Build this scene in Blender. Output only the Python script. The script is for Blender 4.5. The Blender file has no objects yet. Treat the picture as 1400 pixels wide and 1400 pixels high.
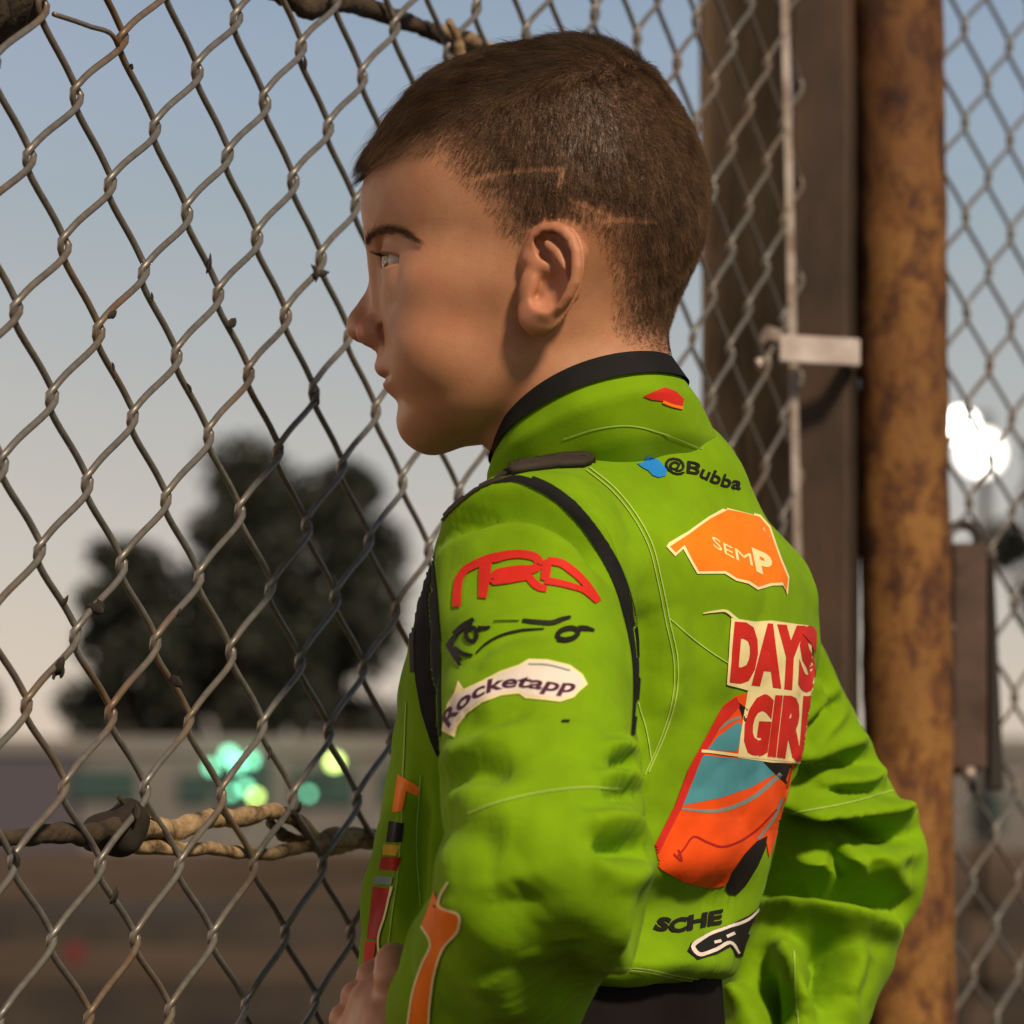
import bpy, bmesh, math, random
import numpy as np
from mathutils import Vector, Matrix
from mathutils.bvhtree import BVHTree
import openvdb

def want(p): return True

# ------------------------------------------------------------------ camera
FPX = 5000.0                    # focal length in photograph pixels (1400 wide)
PX0, HOR = 700.0, 1190.0        # optical axis column, horizon row
CAMZ = 0.86
S = bpy.context.scene
C = S.collection
cam_d = bpy.data.cameras.new('camera')
cam_d.sensor_width = 36.0
cam_d.lens = 36.0 * FPX / 1400.0
cam_d.shift_y = (HOR - 700.0) / 1400.0
cam_d.clip_start = 0.05
cam_d.clip_end = 4000
cam_d.dof.use_dof = True
cam_d.dof.focus_distance = 1.83
cam_d.dof.aperture_fstop = 11.0
cam = bpy.data.objects.new('camera', cam_d)
C.objects.link(cam)
cam.location = (0, 0, CAMZ)
cam.rotation_euler = (math.pi / 2, 0, 0)
S.camera = cam
CAM = np.array([0, 0, CAMZ])

# ------------------------------------------------------------------ light
SKY_STRENGTH = 0.03
SUN_EL, SUN_AZ = 38.0, 29.0     # degrees up; degrees from straight behind the camera towards its right
w = bpy.data.worlds.new('World'); S.world = w; w.use_nodes = True
nt = w.node_tree; nt.nodes.clear()
sky = nt.nodes.new('ShaderNodeTexSky'); sky.sky_type = 'NISHITA'; sky.sun_disc = False
sdir = Vector((math.cos(math.radians(SUN_EL)) * math.sin(math.radians(SUN_AZ)),
               -math.cos(math.radians(SUN_EL)) * math.cos(math.radians(SUN_AZ)),
               math.sin(math.radians(SUN_EL))))
sky.sun_elevation = math.radians(SUN_EL)
sky.sun_rotation = math.atan2(sdir.x, sdir.y)
sky.air_density = 1.0; sky.dust_density = 3.0; sky.ozone_density = 2.0
hs = nt.nodes.new('ShaderNodeHueSaturation'); hs.inputs['Saturation'].default_value = 0.85; hs.inputs['Value'].default_value = SKY_STRENGTH
nt.links.new(sky.outputs[0], hs.inputs['Color'])
# dusk haze low in the sky, the same all round the horizon
geo = nt.nodes.new('ShaderNodeTexCoord'); sep = nt.nodes.new('ShaderNodeSeparateXYZ'); nt.links.new(geo.outputs['Generated'], sep.inputs[0])
hz = nt.nodes.new('ShaderNodeValToRGB'); e = hz.color_ramp.elements
e[0].position = 0.0; e[0].color = (.70, .54, .40, 1)
e[1].position = .34; e[1].color = (.20, .30, .46, 1)
for q_, c_ in ((.045, (.64, .55, .45)), (.085, (.55, .52, .47)), (.11, (.49, .485, .46)), (.18, (.335, .41, .465)), (.21, (.315, .395, .495))):
    k_ = e.new(q_); k_.color = (*c_, 1)
nt.links.new(sep.outputs['Z'], hz.inputs[0])
mr = nt.nodes.new('ShaderNodeMapRange'); mr.inputs['From Min'].default_value = .22; mr.inputs['From Max'].default_value = .55
nt.links.new(sep.outputs['Z'], mr.inputs['Value'])
mxw = nt.nodes.new('ShaderNodeMix'); mxw.data_type = 'RGBA'
nt.links.new(mr.outputs[0], mxw.inputs[0]); nt.links.new(hz.outputs[0], mxw.inputs[6]); nt.links.new(hs.outputs[0], mxw.inputs[7])
# afterglow of the sunset, left of the frame (its edge is the peach light low at the picture's left)
ga = math.radians(-78.0)
dt = nt.nodes.new('ShaderNodeVectorMath'); dt.operation = 'DOT_PRODUCT'; dt.inputs[1].default_value = (math.sin(ga), math.cos(ga), 0.0)
nt.links.new(geo.outputs['Generated'], dt.inputs[0])
cl = nt.nodes.new('ShaderNodeMath'); cl.operation = 'MAXIMUM'; cl.inputs[1].default_value = 0.0; nt.links.new(dt.outputs['Value'], cl.inputs[0])
pw = nt.nodes.new('ShaderNodeMath'); pw.operation = 'POWER'; pw.inputs[1].default_value = 3.5; nt.links.new(cl.outputs[0], pw.inputs[0])
fz_ = nt.nodes.new('ShaderNodeMapRange'); fz_.inputs['From Min'].default_value = 0.0; fz_.inputs['From Max'].default_value = .55; fz_.inputs['To Min'].default_value = 1.0; fz_.inputs['To Max'].default_value = 0.0
nt.links.new(sep.outputs['Z'], fz_.inputs['Value'])
ml = nt.nodes.new('ShaderNodeMath'); ml.operation = 'MULTIPLY'; nt.links.new(pw.outputs[0], ml.inputs[0]); nt.links.new(fz_.outputs[0], ml.inputs[1])
gw = nt.nodes.new('ShaderNodeVectorMath'); gw.operation = 'SCALE'; gw.inputs[0].default_value = (2.7, 1.62, .88); nt.links.new(ml.outputs[0], gw.inputs['Scale'])
ag = nt.nodes.new('ShaderNodeVectorMath'); ag.operation = 'ADD'; nt.links.new(mxw.outputs[2], ag.inputs[0]); nt.links.new(gw.outputs[0], ag.inputs[1])
bg = nt.nodes.new('ShaderNodeBackground'); bg.inputs[1].default_value = 1.0
out = nt.nodes.new('ShaderNodeOutputWorld')
nt.links.new(ag.outputs[0], bg.inputs[0]); nt.links.new(bg.outputs[0], out.inputs[0])
sun_d = bpy.data.lights.new('sun', 'SUN'); sun_d.energy = 4.1; sun_d.angle = math.radians(7.0)
sun_d.color = (1.0, 0.80, 0.56)
sun = bpy.data.objects.new('sun', sun_d); C.objects.link(sun)
sun.rotation_euler = sdir.to_track_quat('Z', 'Y').to_euler()
sun.location = sdir * 30

S.view_settings.view_transform = 'Standard'
S.view_settings.look = 'None'
S.view_settings.exposure = 0.0
S.view_settings.gamma = 1.0
S.view_settings.use_curve_mapping = False
S.render.engine = 'CYCLES'

# ------------------------------------------------------------------ helpers
rng = np.random.default_rng(7)
random.seed(7)
def P(px, py, d):
    """world point seen at photograph pixel (px,py), d metres in front of the camera"""
    return np.array([(px - PX0) / FPX * d, d, CAMZ - (py - HOR) / FPX * d])
def pix(p):
    p = np.asarray(p, float)
    return np.stack([PX0 + FPX * p[..., 0] / p[..., 1], HOR - FPX * (p[..., 2] - CAMZ) / p[..., 1]], -1)
def V(*a): return np.array(a, float)
def unit(v):
    v = np.asarray(v, float); return v / np.linalg.norm(v)

# signed-distance building blocks (p is (...,3))
def ell(p, c, r):
    q = (p - c) / r
    k0 = np.sqrt((q * q).sum(-1)); k1 = np.sqrt(((q / r) ** 2).sum(-1))
    return k0 * (k0 - 1.0) / np.maximum(k1, 1e-6)
def oell(p, c, r, R):
    q = (p - c) @ R.T
    return ell(q, 0.0, r)
def sph(p, c, r): return np.sqrt(((p - c) ** 2).sum(-1)) - r
def cap(p, a, b, ra, rb=None):
    rb = ra if rb is None else rb
    ab = b - a
    h = np.clip(((p - a) @ ab) / (ab @ ab), 0, 1)
    d = p - a - h[..., None] * ab
    return np.sqrt((d * d).sum(-1)) - (ra + (rb - ra) * h)
def chain(p, pts, rad, k=None):
    d = None
    for i in range(len(pts) - 1):
        e = cap(p, pts[i], pts[i + 1], rad[i], rad[i + 1])
        d = e if d is None else (np.minimum(d, e) if k is None else smin(d, e, k))
    return d
def smin(a, b, k):
    h = np.maximum(k - np.abs(a - b), 0) / k
    return np.minimum(a, b) - h * h * k * 0.25
def smax(a, b, k): return -smin(-a, -b, k)
def spl(x, xs, ys):
    """monotone-ish smooth interpolation (Catmull-Rom on sorted xs)"""
    xs = np.asarray(xs, float); ys = np.asarray(ys, float)
    if xs[0] > xs[-1]: xs = xs[::-1]; ys = ys[::-1]
    m = np.gradient(ys, xs)
    x = np.clip(x, xs[0], xs[-1])
    i = np.clip(np.searchsorted(xs, x) - 1, 0, len(xs) - 2)
    h = xs[i + 1] - xs[i]; t = (x - xs[i]) / h
    return ((2*t**3 - 3*t**2 + 1) * ys[i] + (t**3 - 2*t**2 + t) * h * m[i]
            + (-2*t**3 + 3*t**2) * ys[i+1] + (t**3 - t**2) * h * m[i+1])

def sdf_grad(fn, v, e=4e-4):
    g = np.empty_like(v)
    for k in range(3):
        o = np.zeros(3); o[k] = e
        g[:, k] = fn(v + o) - fn(v - o)
    return g / (2 * e)
def project(fn, v, n=3):
    for _ in range(n):
        d = fn(v); g = sdf_grad(fn, v)
        g2 = np.maximum((g * g).sum(-1), 0.05)
        v = v - np.clip(d / g2, -0.004, 0.004)[:, None] * g
    return v
def mesh_sdf(fn, lo, hi, h, proj=2):
    lo = np.asarray(lo, float); hi = np.asarray(hi, float)
    n = np.ceil((hi - lo) / h).astype(int) + 1
    ax = [lo[k] + h * np.arange(n[k]) for k in range(3)]
    A = np.empty(n, np.float32)
    Y, Z = np.meshgrid(ax[1], ax[2], indexing='ij')
    step = max(1, int(400000 // (n[1] * n[2])))
    for i in range(0, n[0], step):
        xs = ax[0][i:i + step]
        q = np.empty((len(xs), n[1], n[2], 3))
        q[..., 0] = xs[:, None, None]; q[..., 1] = Y; q[..., 2] = Z
        A[i:i + step] = fn(q)
    A = np.clip(A, -3 * h, 3 * h)
    A[0] = A[-1] = 3 * h; A[:, 0] = A[:, -1] = 3 * h; A[:, :, 0] = A[:, :, -1] = 3 * h
    g = openvdb.FloatGrid(3 * h); g.copyFromArray(A, tolerance=0)
    pts, quads = g.convertToQuads(isovalue=0.0)
    v = lo + pts.astype(float) * h
    if proj: v = project(fn, v, proj)
    # outward orientation
    f = quads.astype(np.int64)
    a, b, c = v[f[:, 0]], v[f[:, 1]], v[f[:, 2]]
    nn = np.cross(b - a, c - a); cc = (a + c) / 2
    if ((sdf_grad(fn, cc[::50]) * nn[::50]).sum() < 0): f = f[:, ::-1]
    return v, f
def mesh_obj(name, v, f, mat=None, parent=None, smooth=True, edges=()):
    me = bpy.data.meshes.new(name)
    if isinstance(f, np.ndarray) and f.ndim == 2:
        nf, k = f.shape
        me.vertices.add(len(v)); me.vertices.foreach_set('co', np.asarray(v, np.float32).ravel())
        me.loops.add(nf * k); me.loops.foreach_set('vertex_index', f.astype(np.int32).ravel())
        me.polygons.add(nf)
        me.polygons.foreach_set('loop_start', np.arange(0, nf * k, k, dtype=np.int32))
        me.polygons.foreach_set('loop_total', np.full(nf, k, np.int32))
        me.update(calc_edges=True)
    else:
        me.from_pydata([tuple(map(float, q)) for q in v], list(edges), [tuple(map(int, q)) for q in f]); me.update()
    if smooth: me.polygons.foreach_set('use_smooth', np.ones(len(me.polygons), bool))
    if mat: me.materials.append(mat)
    o = bpy.data.objects.new(name, me); C.objects.link(o)
    if parent: o.parent = parent
    return o
def vattr(o, name, val):
    val = np.asarray(val, np.float32)
    if val.ndim == 1:
        a = o.data.attributes.new(name, 'FLOAT', 'POINT'); a.data.foreach_set('value', val)
    else:
        a = o.data.attributes.new(name, 'FLOAT_COLOR', 'POINT')
        c = np.ones((len(val), 4), np.float32); c[:, :3] = val[:, :3]; a.data.foreach_set('color', c.ravel())
def subdivide(v, f):
    """one linear subdivision of a quad mesh"""
    e = np.concatenate([f[:, [0, 1]], f[:, [1, 2]], f[:, [2, 3]], f[:, [3, 0]]])
    es = np.sort(e, 1); u, inv = np.unique(es, axis=0, return_inverse=True); inv = inv.ravel()
    nv, nf = len(v), len(f)
    em = (v[u[:, 0]] + v[u[:, 1]]) / 2; fm = v[f].mean(1)
    V2 = np.concatenate([v, em, fm]); E = nv + inv.reshape(4, nf); Fc = nv + len(u) + np.arange(nf)
    F2 = np.concatenate([np.stack([f[:, k], E[k], Fc, E[(k + 3) % 4]], 1) for k in range(4)])
    return V2, F2
def tag(o, label=None, cat=None, group=None, kind=None):
    for k, q in (('label', label), ('category', cat), ('group', group), ('kind', kind)):
        if q: o[k] = q
    return o
def empty(name, loc):
    o = bpy.data.objects.new(name, None); C.objects.link(o); o.location = loc; o.empty_display_size = 0.05
    return o
def tube_mesh(pts, rad, seg=8, closed=False):
    """swept tube along pts (n,3), rad scalar or (n,)"""
    pts = np.asarray(pts, float); n = len(pts); rad = np.broadcast_to(np.asarray(rad, float), (n,))
    T = np.gradient(pts, axis=0); T /= np.maximum(np.linalg.norm(T, axis=1), 1e-9)[:, None]
    up = np.array([0.31, 0.62, 0.72]); N = np.empty_like(T)
    a = np.cross(T[0], up); a /= np.linalg.norm(a)
    for i in range(n):
        a = a - (a @ T[i]) * T[i]; a /= max(np.linalg.norm(a), 1e-9); N[i] = a
    B = np.cross(T, N)
    th = np.arange(seg) * 2 * math.pi / seg
    v = (pts[:, None] + rad[:, None, None] * (np.cos(th)[None, :, None] * N[:, None] + np.sin(th)[None, :, None] * B[:, None])).reshape(-1, 3)
    i, j = np.meshgrid(np.arange(n - 1), np.arange(seg), indexing='ij')
    f = np.stack([i * seg + j, i * seg + (j + 1) % seg, (i + 1) * seg + (j + 1) % seg, (i + 1) * seg + j], -1).reshape(-1, 4)
    faces = [tuple(q) for q in f] + [tuple(range(seg))[::-1], tuple(range((n - 1) * seg, n * seg))]
    return v, faces
def spline(pts, n):
    """smooth curve through pts, n samples"""
    pts = np.asarray(pts, float)
    s = np.concatenate([[0], np.cumsum(np.linalg.norm(np.diff(pts, axis=0), axis=1))])
    t = np.linspace(0, s[-1], n)
    return np.stack([spl(t, s, pts[:, k]) for k in range(pts.shape[1])], -1)
def vnoise(p, f, seed=0):
    """cheap smooth value noise made of summed sines, roughly -1..1"""
    r = np.random.default_rng(seed); o = 0
    for _ in range(6):
        k = r.normal(size=3); k = k / np.linalg.norm(k) * f * r.uniform(.6, 1.5)
        o = o + np.sin(p @ k + r.uniform(0, 6.28))
    return o / 3.0

# ------------------------------------------------------------------ materials
def mat(name, col=(.5, .5, .5), rough=.6, spec=.5, metal=0.0):
    m = bpy.data.materials.new(name); m.use_nodes = True
    b = m.node_tree.nodes['Principled BSDF']
    b.inputs['Base Color'].default_value = (*col, 1); b.inputs['Roughness'].default_value = rough
    b.inputs['Metallic'].default_value = metal; b.inputs['Specular IOR Level'].default_value = spec
    return m
def node(m, t, **kw):
    n = m.node_tree.nodes.new(t)
    for k, q in kw.items():
        if k.startswith('i_'):
            key = k[2:]; key = int(key) if key.isdigit() else key.replace('_', ' ')
            n.inputs[key].default_value = q
        else: setattr(n, k, q)
    return n
def link(m, a, b): m.node_tree.links.new(a, b)
def bsdf(m): return m.node_tree.nodes['Principled BSDF']
def ramp(m, fac, stops):
    r = node(m, 'ShaderNodeValToRGB'); e = r.color_ramp.elements
    while len(e) > 1: e.remove(e[-1])
    e[0].position, e[0].color = stops[0][0], (*stops[0][1], 1)
    for p_, c_ in stops[1:]:
        k = e.new(p_); k.color = (*c_, 1)
    link(m, fac, r.inputs[0]); return r
def coords(m, kind='Object', scale=(1, 1, 1)):
    t = node(m, 'ShaderNodeTexCoord'); mp = node(m, 'ShaderNodeMapping'); mp.inputs['Scale'].default_value = scale
    link(m, t.outputs[kind], mp.inputs['Vector']); return mp.outputs['Vector']
def noise(m, scale, detail=4, rough=.6, vec=None, distort=0):
    n = node(m, 'ShaderNodeTexNoise'); n.inputs['Scale'].default_value = scale
    n.inputs['Detail'].default_value = detail; n.inputs['Roughness'].default_value = rough
    n.inputs['Distortion'].default_value = distort
    if vec is not None: link(m, vec, n.inputs['Vector'])
    return n.outputs['Fac']
def bump(m, h, strength=.3, dist=.002):
    b = node(m, 'ShaderNodeBump'); b.inputs['Strength'].default_value = strength; b.inputs['Distance'].default_value = dist
    link(m, h, b.inputs['Height']); link(m, b.outputs[0], bsdf(m).inputs['Normal']); return b
# ------------------------------------------------------------------ ground and far background
def box_mesh(bm, lo, hi, bev=0.0):
    r = bmesh.ops.create_cube(bm, size=1.0)
    for v in r['verts']:
        v.co = Vector([lo[k] + (v.co[k] + .5) * (hi[k] - lo[k]) for k in range(3)])
    if bev:
        es = list({e for v in r['verts'] for e in v.link_edges})
        bmesh.ops.bevel(bm, geom=es, offset=bev, segments=2, affect='EDGES', profile=.6)
def box(name, lo, hi, m, parent=None, bev=0.0):
    bm = bmesh.new(); box_mesh(bm, lo, hi, bev)
    me = bpy.data.meshes.new(name); bm.to_mesh(me); bm.free(); me.materials.append(m)
    o = bpy.data.objects.new(name, me); C.objects.link(o)
    if parent: o.parent = parent
    return o
def reparent(o, p):
    o.parent = p; o.matrix_parent_inverse = Matrix.Translation(p.location).inverted()
def lay(m, c1, c2, scale, lo=.35, hi=.65, **k):
    r = ramp(m, noise(m, scale, **k), [(lo, c1), (hi, c2)]); link(m, r.outputs[0], bsdf(m).inputs['Base Color']); return r

if want('bg'):
    dirt = mat('dirt', (.05, .035, .025), .95)
    lay(dirt, (.030, .020, .014), (.085, .062, .045), 3.0, vec=coords(dirt))
    bump(dirt, noise(dirt, 25, vec=coords(dirt)), .6, .03)
    g = mesh_obj('ground', [(-600, -30, 0), (600, -30, 0), (600, 1200, 0), (-600, 1200, 0)], [(0, 1, 2, 3)], dirt, smooth=False)
    tag(g, kind='structure')

    # plank barrier along the far side of the track
    wood = mat('barrier_wood', (.10, .07, .05), .9)
    lay(wood, (.035, .024, .016), (.085, .060, .043), 2.5, vec=coords(wood, scale=(.25, 1, 3)))
    bar = empty('track_barrier', (0, 14, 0))
    tag(bar, 'low brown plank barrier along the dirt track beyond the fence', 'barrier')
    x = -6.2
    while x < 6.0:
        for z0, z1, t in ((.745, .93, 0), (.43, .575, 0)):
            o = box('plank', (x + .01, 14.0 + random.uniform(-.01, .01), z0), (x + 1.98, 14.06, z1 + random.uniform(-.008, .008)), wood, None, .006); reparent(o, bar)
        o = box('post', (x - .05, 14.062, 0), (x + .06, 14.17, .96), wood, None, .006); reparent(o, bar)
        x += 2.0
    rf = mat('reflector_red', (.10, .014, .012), .5)
    v, f = tube_mesh([(-1.67, 13.985, .545), (-1.67, 13.998, .545)], .045, 20); rfo = mesh_obj('reflector', v, f, rf, smooth=False); tag(rfo, 'small round red reflector fixed to the plank barrier', 'reflector')
    db = mat('bank', (.028, .02, .015), .95)
    lay(db, (.014, .010, .008), (.04, .029, .021), 1.6, vec=coords(db)); 
    n = 60; v = []; f = []
    for i in range(n + 1):
        X = -14 + 28 * i / n
        h = .70 + .05 * math.sin(i * .9) + .04 * math.sin(i * 2.3)
        v += [(X, 14.6, 0), (X, 15.6, h), (X, 17.2, h + .1), (X, 19, 0)]
    for i in range(n):
        for k in range(3): a = i * 4 + k; f.append((a, a + 4, a + 5, a + 1))
    tag(mesh_obj('earth_bank', v, f, db), kind='structure')

    # long grey grandstand building
    wallm = mat('stand_wall', (.14, .13, .125), .85); lay(wallm, (.105, .098, .096), (.16, .15, .145), .8, vec=coords(wallm))
    lilac = mat('stand_annex', (.065, .058, .075), .85)
    roofm = mat('stand_roof', (.17, .16, .155), .7)
    winm = mat('stand_window', (.02, .05, .045), .15, .6)
    YB = 45.0; k = YB / FPX
    def bx(px): return (px - PX0) * k
    def bz(py): return CAMZ - (py - HOR) * k
    gb = empty('stand_building', (0, YB, 0)); tag(gb, 'long low grey stand with dark green windows under the trees', 'building')
    for a, b in ((-420, 110), (110, 700), (700, 1180), (1180, 1760)):
        m_ = lilac if a < 0 else wallm
        o = box('wall', (bx(a), YB, 0), (bx(b) - .02, YB + 6, bz(1032)), m_, None, .01); reparent(o, gb)
    o = box('roof', (bx(-440), YB - .06, bz(1031)), (bx(1780), YB + 6.3, bz(1008)), roofm, None, .02); reparent(o, gb)
    for a, b, c, d_ in ((-130, -40, 1060, 1100), (98, 188, 1052, 1094), (245, 290, 1058, 1098), (300, 372, 1040, 1102), (398, 486, 1050, 1100), (520, 600, 1052, 1098), (660, 760, 1052, 1098), (900, 1000, 1052, 1098), (1330, 1372, 1085, 1135)):
        o = box('window', (bx(a), YB - .06, bz(d_)), (bx(b), YB - .004, bz(c)), winm, None, .01); reparent(o, gb)
    # lit green lamps on the stand
    def emit(name, col, st):
        m = bpy.data.materials.new(name); m.use_nodes = True; b = bsdf(m)
        b.inputs['Base Color'].default_value = (*col, 1); b.inputs['Emission Color'].default_value = (*col, 1); b.inputs['Emission Strength'].default_value = st
        return m
    gl = emit('green_lamp_glow', (.22, .85, .50), 5.0); yl = emit('yellow_lamp_glow', (.62, .90, .22), 6.5)
    dk = mat('lamp_housing', (.03, .03, .03), .6)
    for i, (a, b, m_, r) in enumerate(((292, 1050, gl, .05), (316, 1034, gl, .07), (327, 1046, gl, .06), (346, 1040, gl, .055), (338, 1078, gl, .05), (352, 1090, yl, .05), (318, 1084, gl, .04), (459, 1043, yl, .072), (424, 1086, gl, .035))):
        q = V(bx(a), YB - .35, bz(b))
        L = empty('stand_lamp', q + V(0, .35, 0))
        bm = bmesh.new(); bmesh.ops.create_uvsphere(bm, u_segments=16, v_segments=10, radius=r)
        me = bpy.data.meshes.new('lamp_globe'); bm.to_mesh(me); bm.free(); me.materials.append(m_)
        o = bpy.data.objects.new('lamp_globe', me); C.objects.link(o); o.location = q; reparent(o, L)
        vv, ff = tube_mesh([q + V(0, r * .8, 0), q + V(0, .30, 0), q + V(0, .33, .05)], .015, 8); reparent(mesh_obj('lamp_arm', vv, ff, dk), L)
        if m_ is yl and i > 6: tag(L, 'single yellow-green globe lamp on the grey stand', 'lamp', 'lamps on the stand')
        elif m_ is yl: tag(L, 'yellow-green globe lamp below the cluster of green lamps', 'lamp', 'lamps on the stand')
        else: tag(L, 'small green globe lamp lit on the grey stand', 'lamp', 'lamps on the stand')
    # trees beyond the stand
    bark = mat('bark', (.045, .032, .022), .9)
    leafm = []
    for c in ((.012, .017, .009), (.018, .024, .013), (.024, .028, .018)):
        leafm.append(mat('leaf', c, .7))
    def tree(px, pyt, pyb, wpx, Y, label, n=5200, seed=0, lobes=9):
        r = np.random.default_rng(seed); kk = Y / FPX
        X = (px - PX0) * kk; zt = CAMZ - (pyt - HOR) * kk; zb = CAMZ - (pyb - HOR) * kk; W = wpx * kk / 2
        T = empty('leafy_tree', (X, Y, 0)); tag(T, label, 'tree', 'trees beyond the stand')
        v, f = tube_mesh(spline([(X, Y, -.1), (X + .1, Y, zb * .5), (X - .15, Y, zb), (X, Y, zb + (zt - zb) * .6)], 12), np.linspace(.28, .07, 12), 10)
        reparent(mesh_obj('trunk', v, f, bark), T)
        cen = []
        for i in range(lobes):
            a = r.uniform(0, 6.28); u_ = (i + .5) / lobes; rr = W * .66 * math.sin(math.pi * (.22 + .66 * u_)) * r.uniform(.55, 1.1)
            cen.append((X + rr * math.cos(a), Y + rr * math.sin(a), zb + (zt - zb) * (.06 + .80 * u_), W * r.uniform(.20, .42)))
            c = cen[-1]
            v, f = tube_mesh(spline([(X, Y, zb + (c[2] - zb) * .35), ((X + c[0]) / 2, (Y + c[1]) / 2, c[2] - .3), c[:3]], 8), np.linspace(.09, .03, 8), 6)
            reparent(mesh_obj('limb', v, f, bark), T)
        P_ = np.empty((n, 3)); 
        for i in range(n):
            c = cen[r.integers(lobes)]; d_ = r.normal(size=3); d_ /= np.linalg.norm(d_)
            P_[i] = np.array(c[:3]) + d_ * c[3] * (r.uniform(.15, 1.25) ** .6) * V(1, 1, .85)
        s = r.uniform(.07, .15, n) * (Y / 60); A = r.normal(size=(n, 3)); A /= np.linalg.norm(A, axis=1)[:, None]
        B = np.cross(A, r.normal(size=(n, 3))); B /= np.linalg.norm(B, axis=1)[:, None]
        vv = np.stack([P_ - A * s[:, None], P_ + B * s[:, None] * .5, P_ + A * s[:, None], P_ - B * s[:, None] * .5], 1).reshape(-1, 3)
        ff = np.arange(4 * n).reshape(-1, 4)
        o = mesh_obj('crown', vv, ff, leafm[0], smooth=False); o['kind'] = 'stuff'
        for m_ in leafm[1:]: o.data.materials.append(m_)
        o.data.polygons.foreach_set('material_index', r.integers(0, 3, n).astype(np.int32)); reparent(o, T)
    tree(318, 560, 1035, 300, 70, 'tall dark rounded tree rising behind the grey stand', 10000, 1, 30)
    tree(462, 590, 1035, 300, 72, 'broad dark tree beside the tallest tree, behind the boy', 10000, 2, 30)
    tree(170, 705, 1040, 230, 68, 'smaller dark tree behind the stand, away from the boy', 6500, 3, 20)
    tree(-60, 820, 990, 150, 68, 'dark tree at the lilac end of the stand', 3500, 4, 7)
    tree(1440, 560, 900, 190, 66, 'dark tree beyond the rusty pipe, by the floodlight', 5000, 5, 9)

    # floodlight
    fl = emit('flood_glow', (1.0, .96, .90), 9.0)
    tcx = node(fl, 'ShaderNodeTexCoord'); vl = node(fl, 'ShaderNodeVectorMath', operation='LENGTH'); mpx = node(fl, 'ShaderNodeMapRange')
    link(fl, tcx.outputs['Object'], vl.inputs[0]); link(fl, vl.outputs['Value'], mpx.inputs['Value'])
    for k_, q_ in (('From Min', .04), ('From Max', .20), ('To Min', 14.0), ('To Max', .35)): mpx.inputs[k_].default_value = q_
    link(fl, mpx.outputs[0], bsdf(fl).inputs['Emission Strength'])
    YF = 30.0; kf = YF / FPX
    fx = lambda px: (px - PX0) * kf; fz = lambda py: CAMZ - (py - HOR) * kf
    F_ = empty('floodlight', (fx(1352), YF, 0)); tag(F_, 'bright white twin floodlight on a pole beyond the rusty pipe', 'floodlight')
    v, f = tube_mesh([(fx(1352), YF + .25, 0), (fx(1352), YF + .25, fz(560))], [.07, .045], 12); reparent(mesh_obj('pole', v, f, dk), F_)
    for a, b, r in ((1313, 582, .13), (1340, 620, .20)):
        q = V(fx(a), YF, fz(b))
        bm = bmesh.new(); bmesh.ops.create_cone(bm, cap_ends=True, segments=32, radius1=r * .55, radius2=r * 1.05, depth=.16)
        me = bpy.data.meshes.new('lamp_head'); bm.to_mesh(me); bm.free(); me.materials.append(dk)
        o = bpy.data.objects.new('lamp_head', me); C.objects.link(o); o.rotation_euler = (math.pi / 2, 0, 0); o.location = q + V(0, .08, 0); reparent(o, F_)
        bm = bmesh.new(); bmesh.ops.create_uvsphere(bm, u_segments=24, v_segments=12, radius=r); bmesh.ops.scale(bm, vec=(1, .3, 1), verts=bm.verts)
        me = bpy.data.meshes.new('lamp_lens'); bm.to_mesh(me); bm.free(); me.materials.append(fl)
        l2 = bpy.data.objects.new('lamp_lens', me); C.objects.link(l2); l2.location = q + V(0, -.01, 0); l2.parent = o; l2.location = (0, 0, .09); l2.rotation_euler = (-math.pi / 2, 0, 0)
        v, f = tube_mesh([q + V(0, .15, 0), V(fx(1352), YF + .25, fz(b))], .03, 8); reparent(mesh_obj('lamp_bracket', v, f, dk), F_)
# ------------------------------------------------------------------ chain-link fence and posts
wire_m = mat('galvanised_wire', (.30, .27, .23), .42, .5, .55)
if want('fence'):
    vec = coords(wire_m)
    n1 = noise(wire_m, 9, vec=vec); n2 = noise(wire_m, 160, vec=vec)
    r1 = ramp(wire_m, n1, [(.50, (.225, .215, .20)), (.66, (.17, .115, .07)), (.78, (.11, .055, .025))])
    mx = node(wire_m, 'ShaderNodeMix', data_type='RGBA', blend_type='MULTIPLY'); mx.inputs[0].default_value = .55
    link(wire_m, r1.outputs[0], mx.inputs[6]); r2 = ramp(wire_m, n2, [(.3, (.45, .42, .4)), (.7, (1.1, 1.1, 1.1))]); link(wire_m, r2.outputs[0], mx.inputs[7])
    link(wire_m, mx.outputs[2], bsdf(wire_m).inputs['Base Color'])
    r3 = ramp(wire_m, n1, [(.50, (.5, .5, .5)), (.68, (.1, .1, .1))]); link(wire_m, r3.outputs[0], bsdf(wire_m).inputs['Metallic'])
    bump(wire_m, n2, .25, .0006)
WR = .0018
WPTS = []
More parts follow.
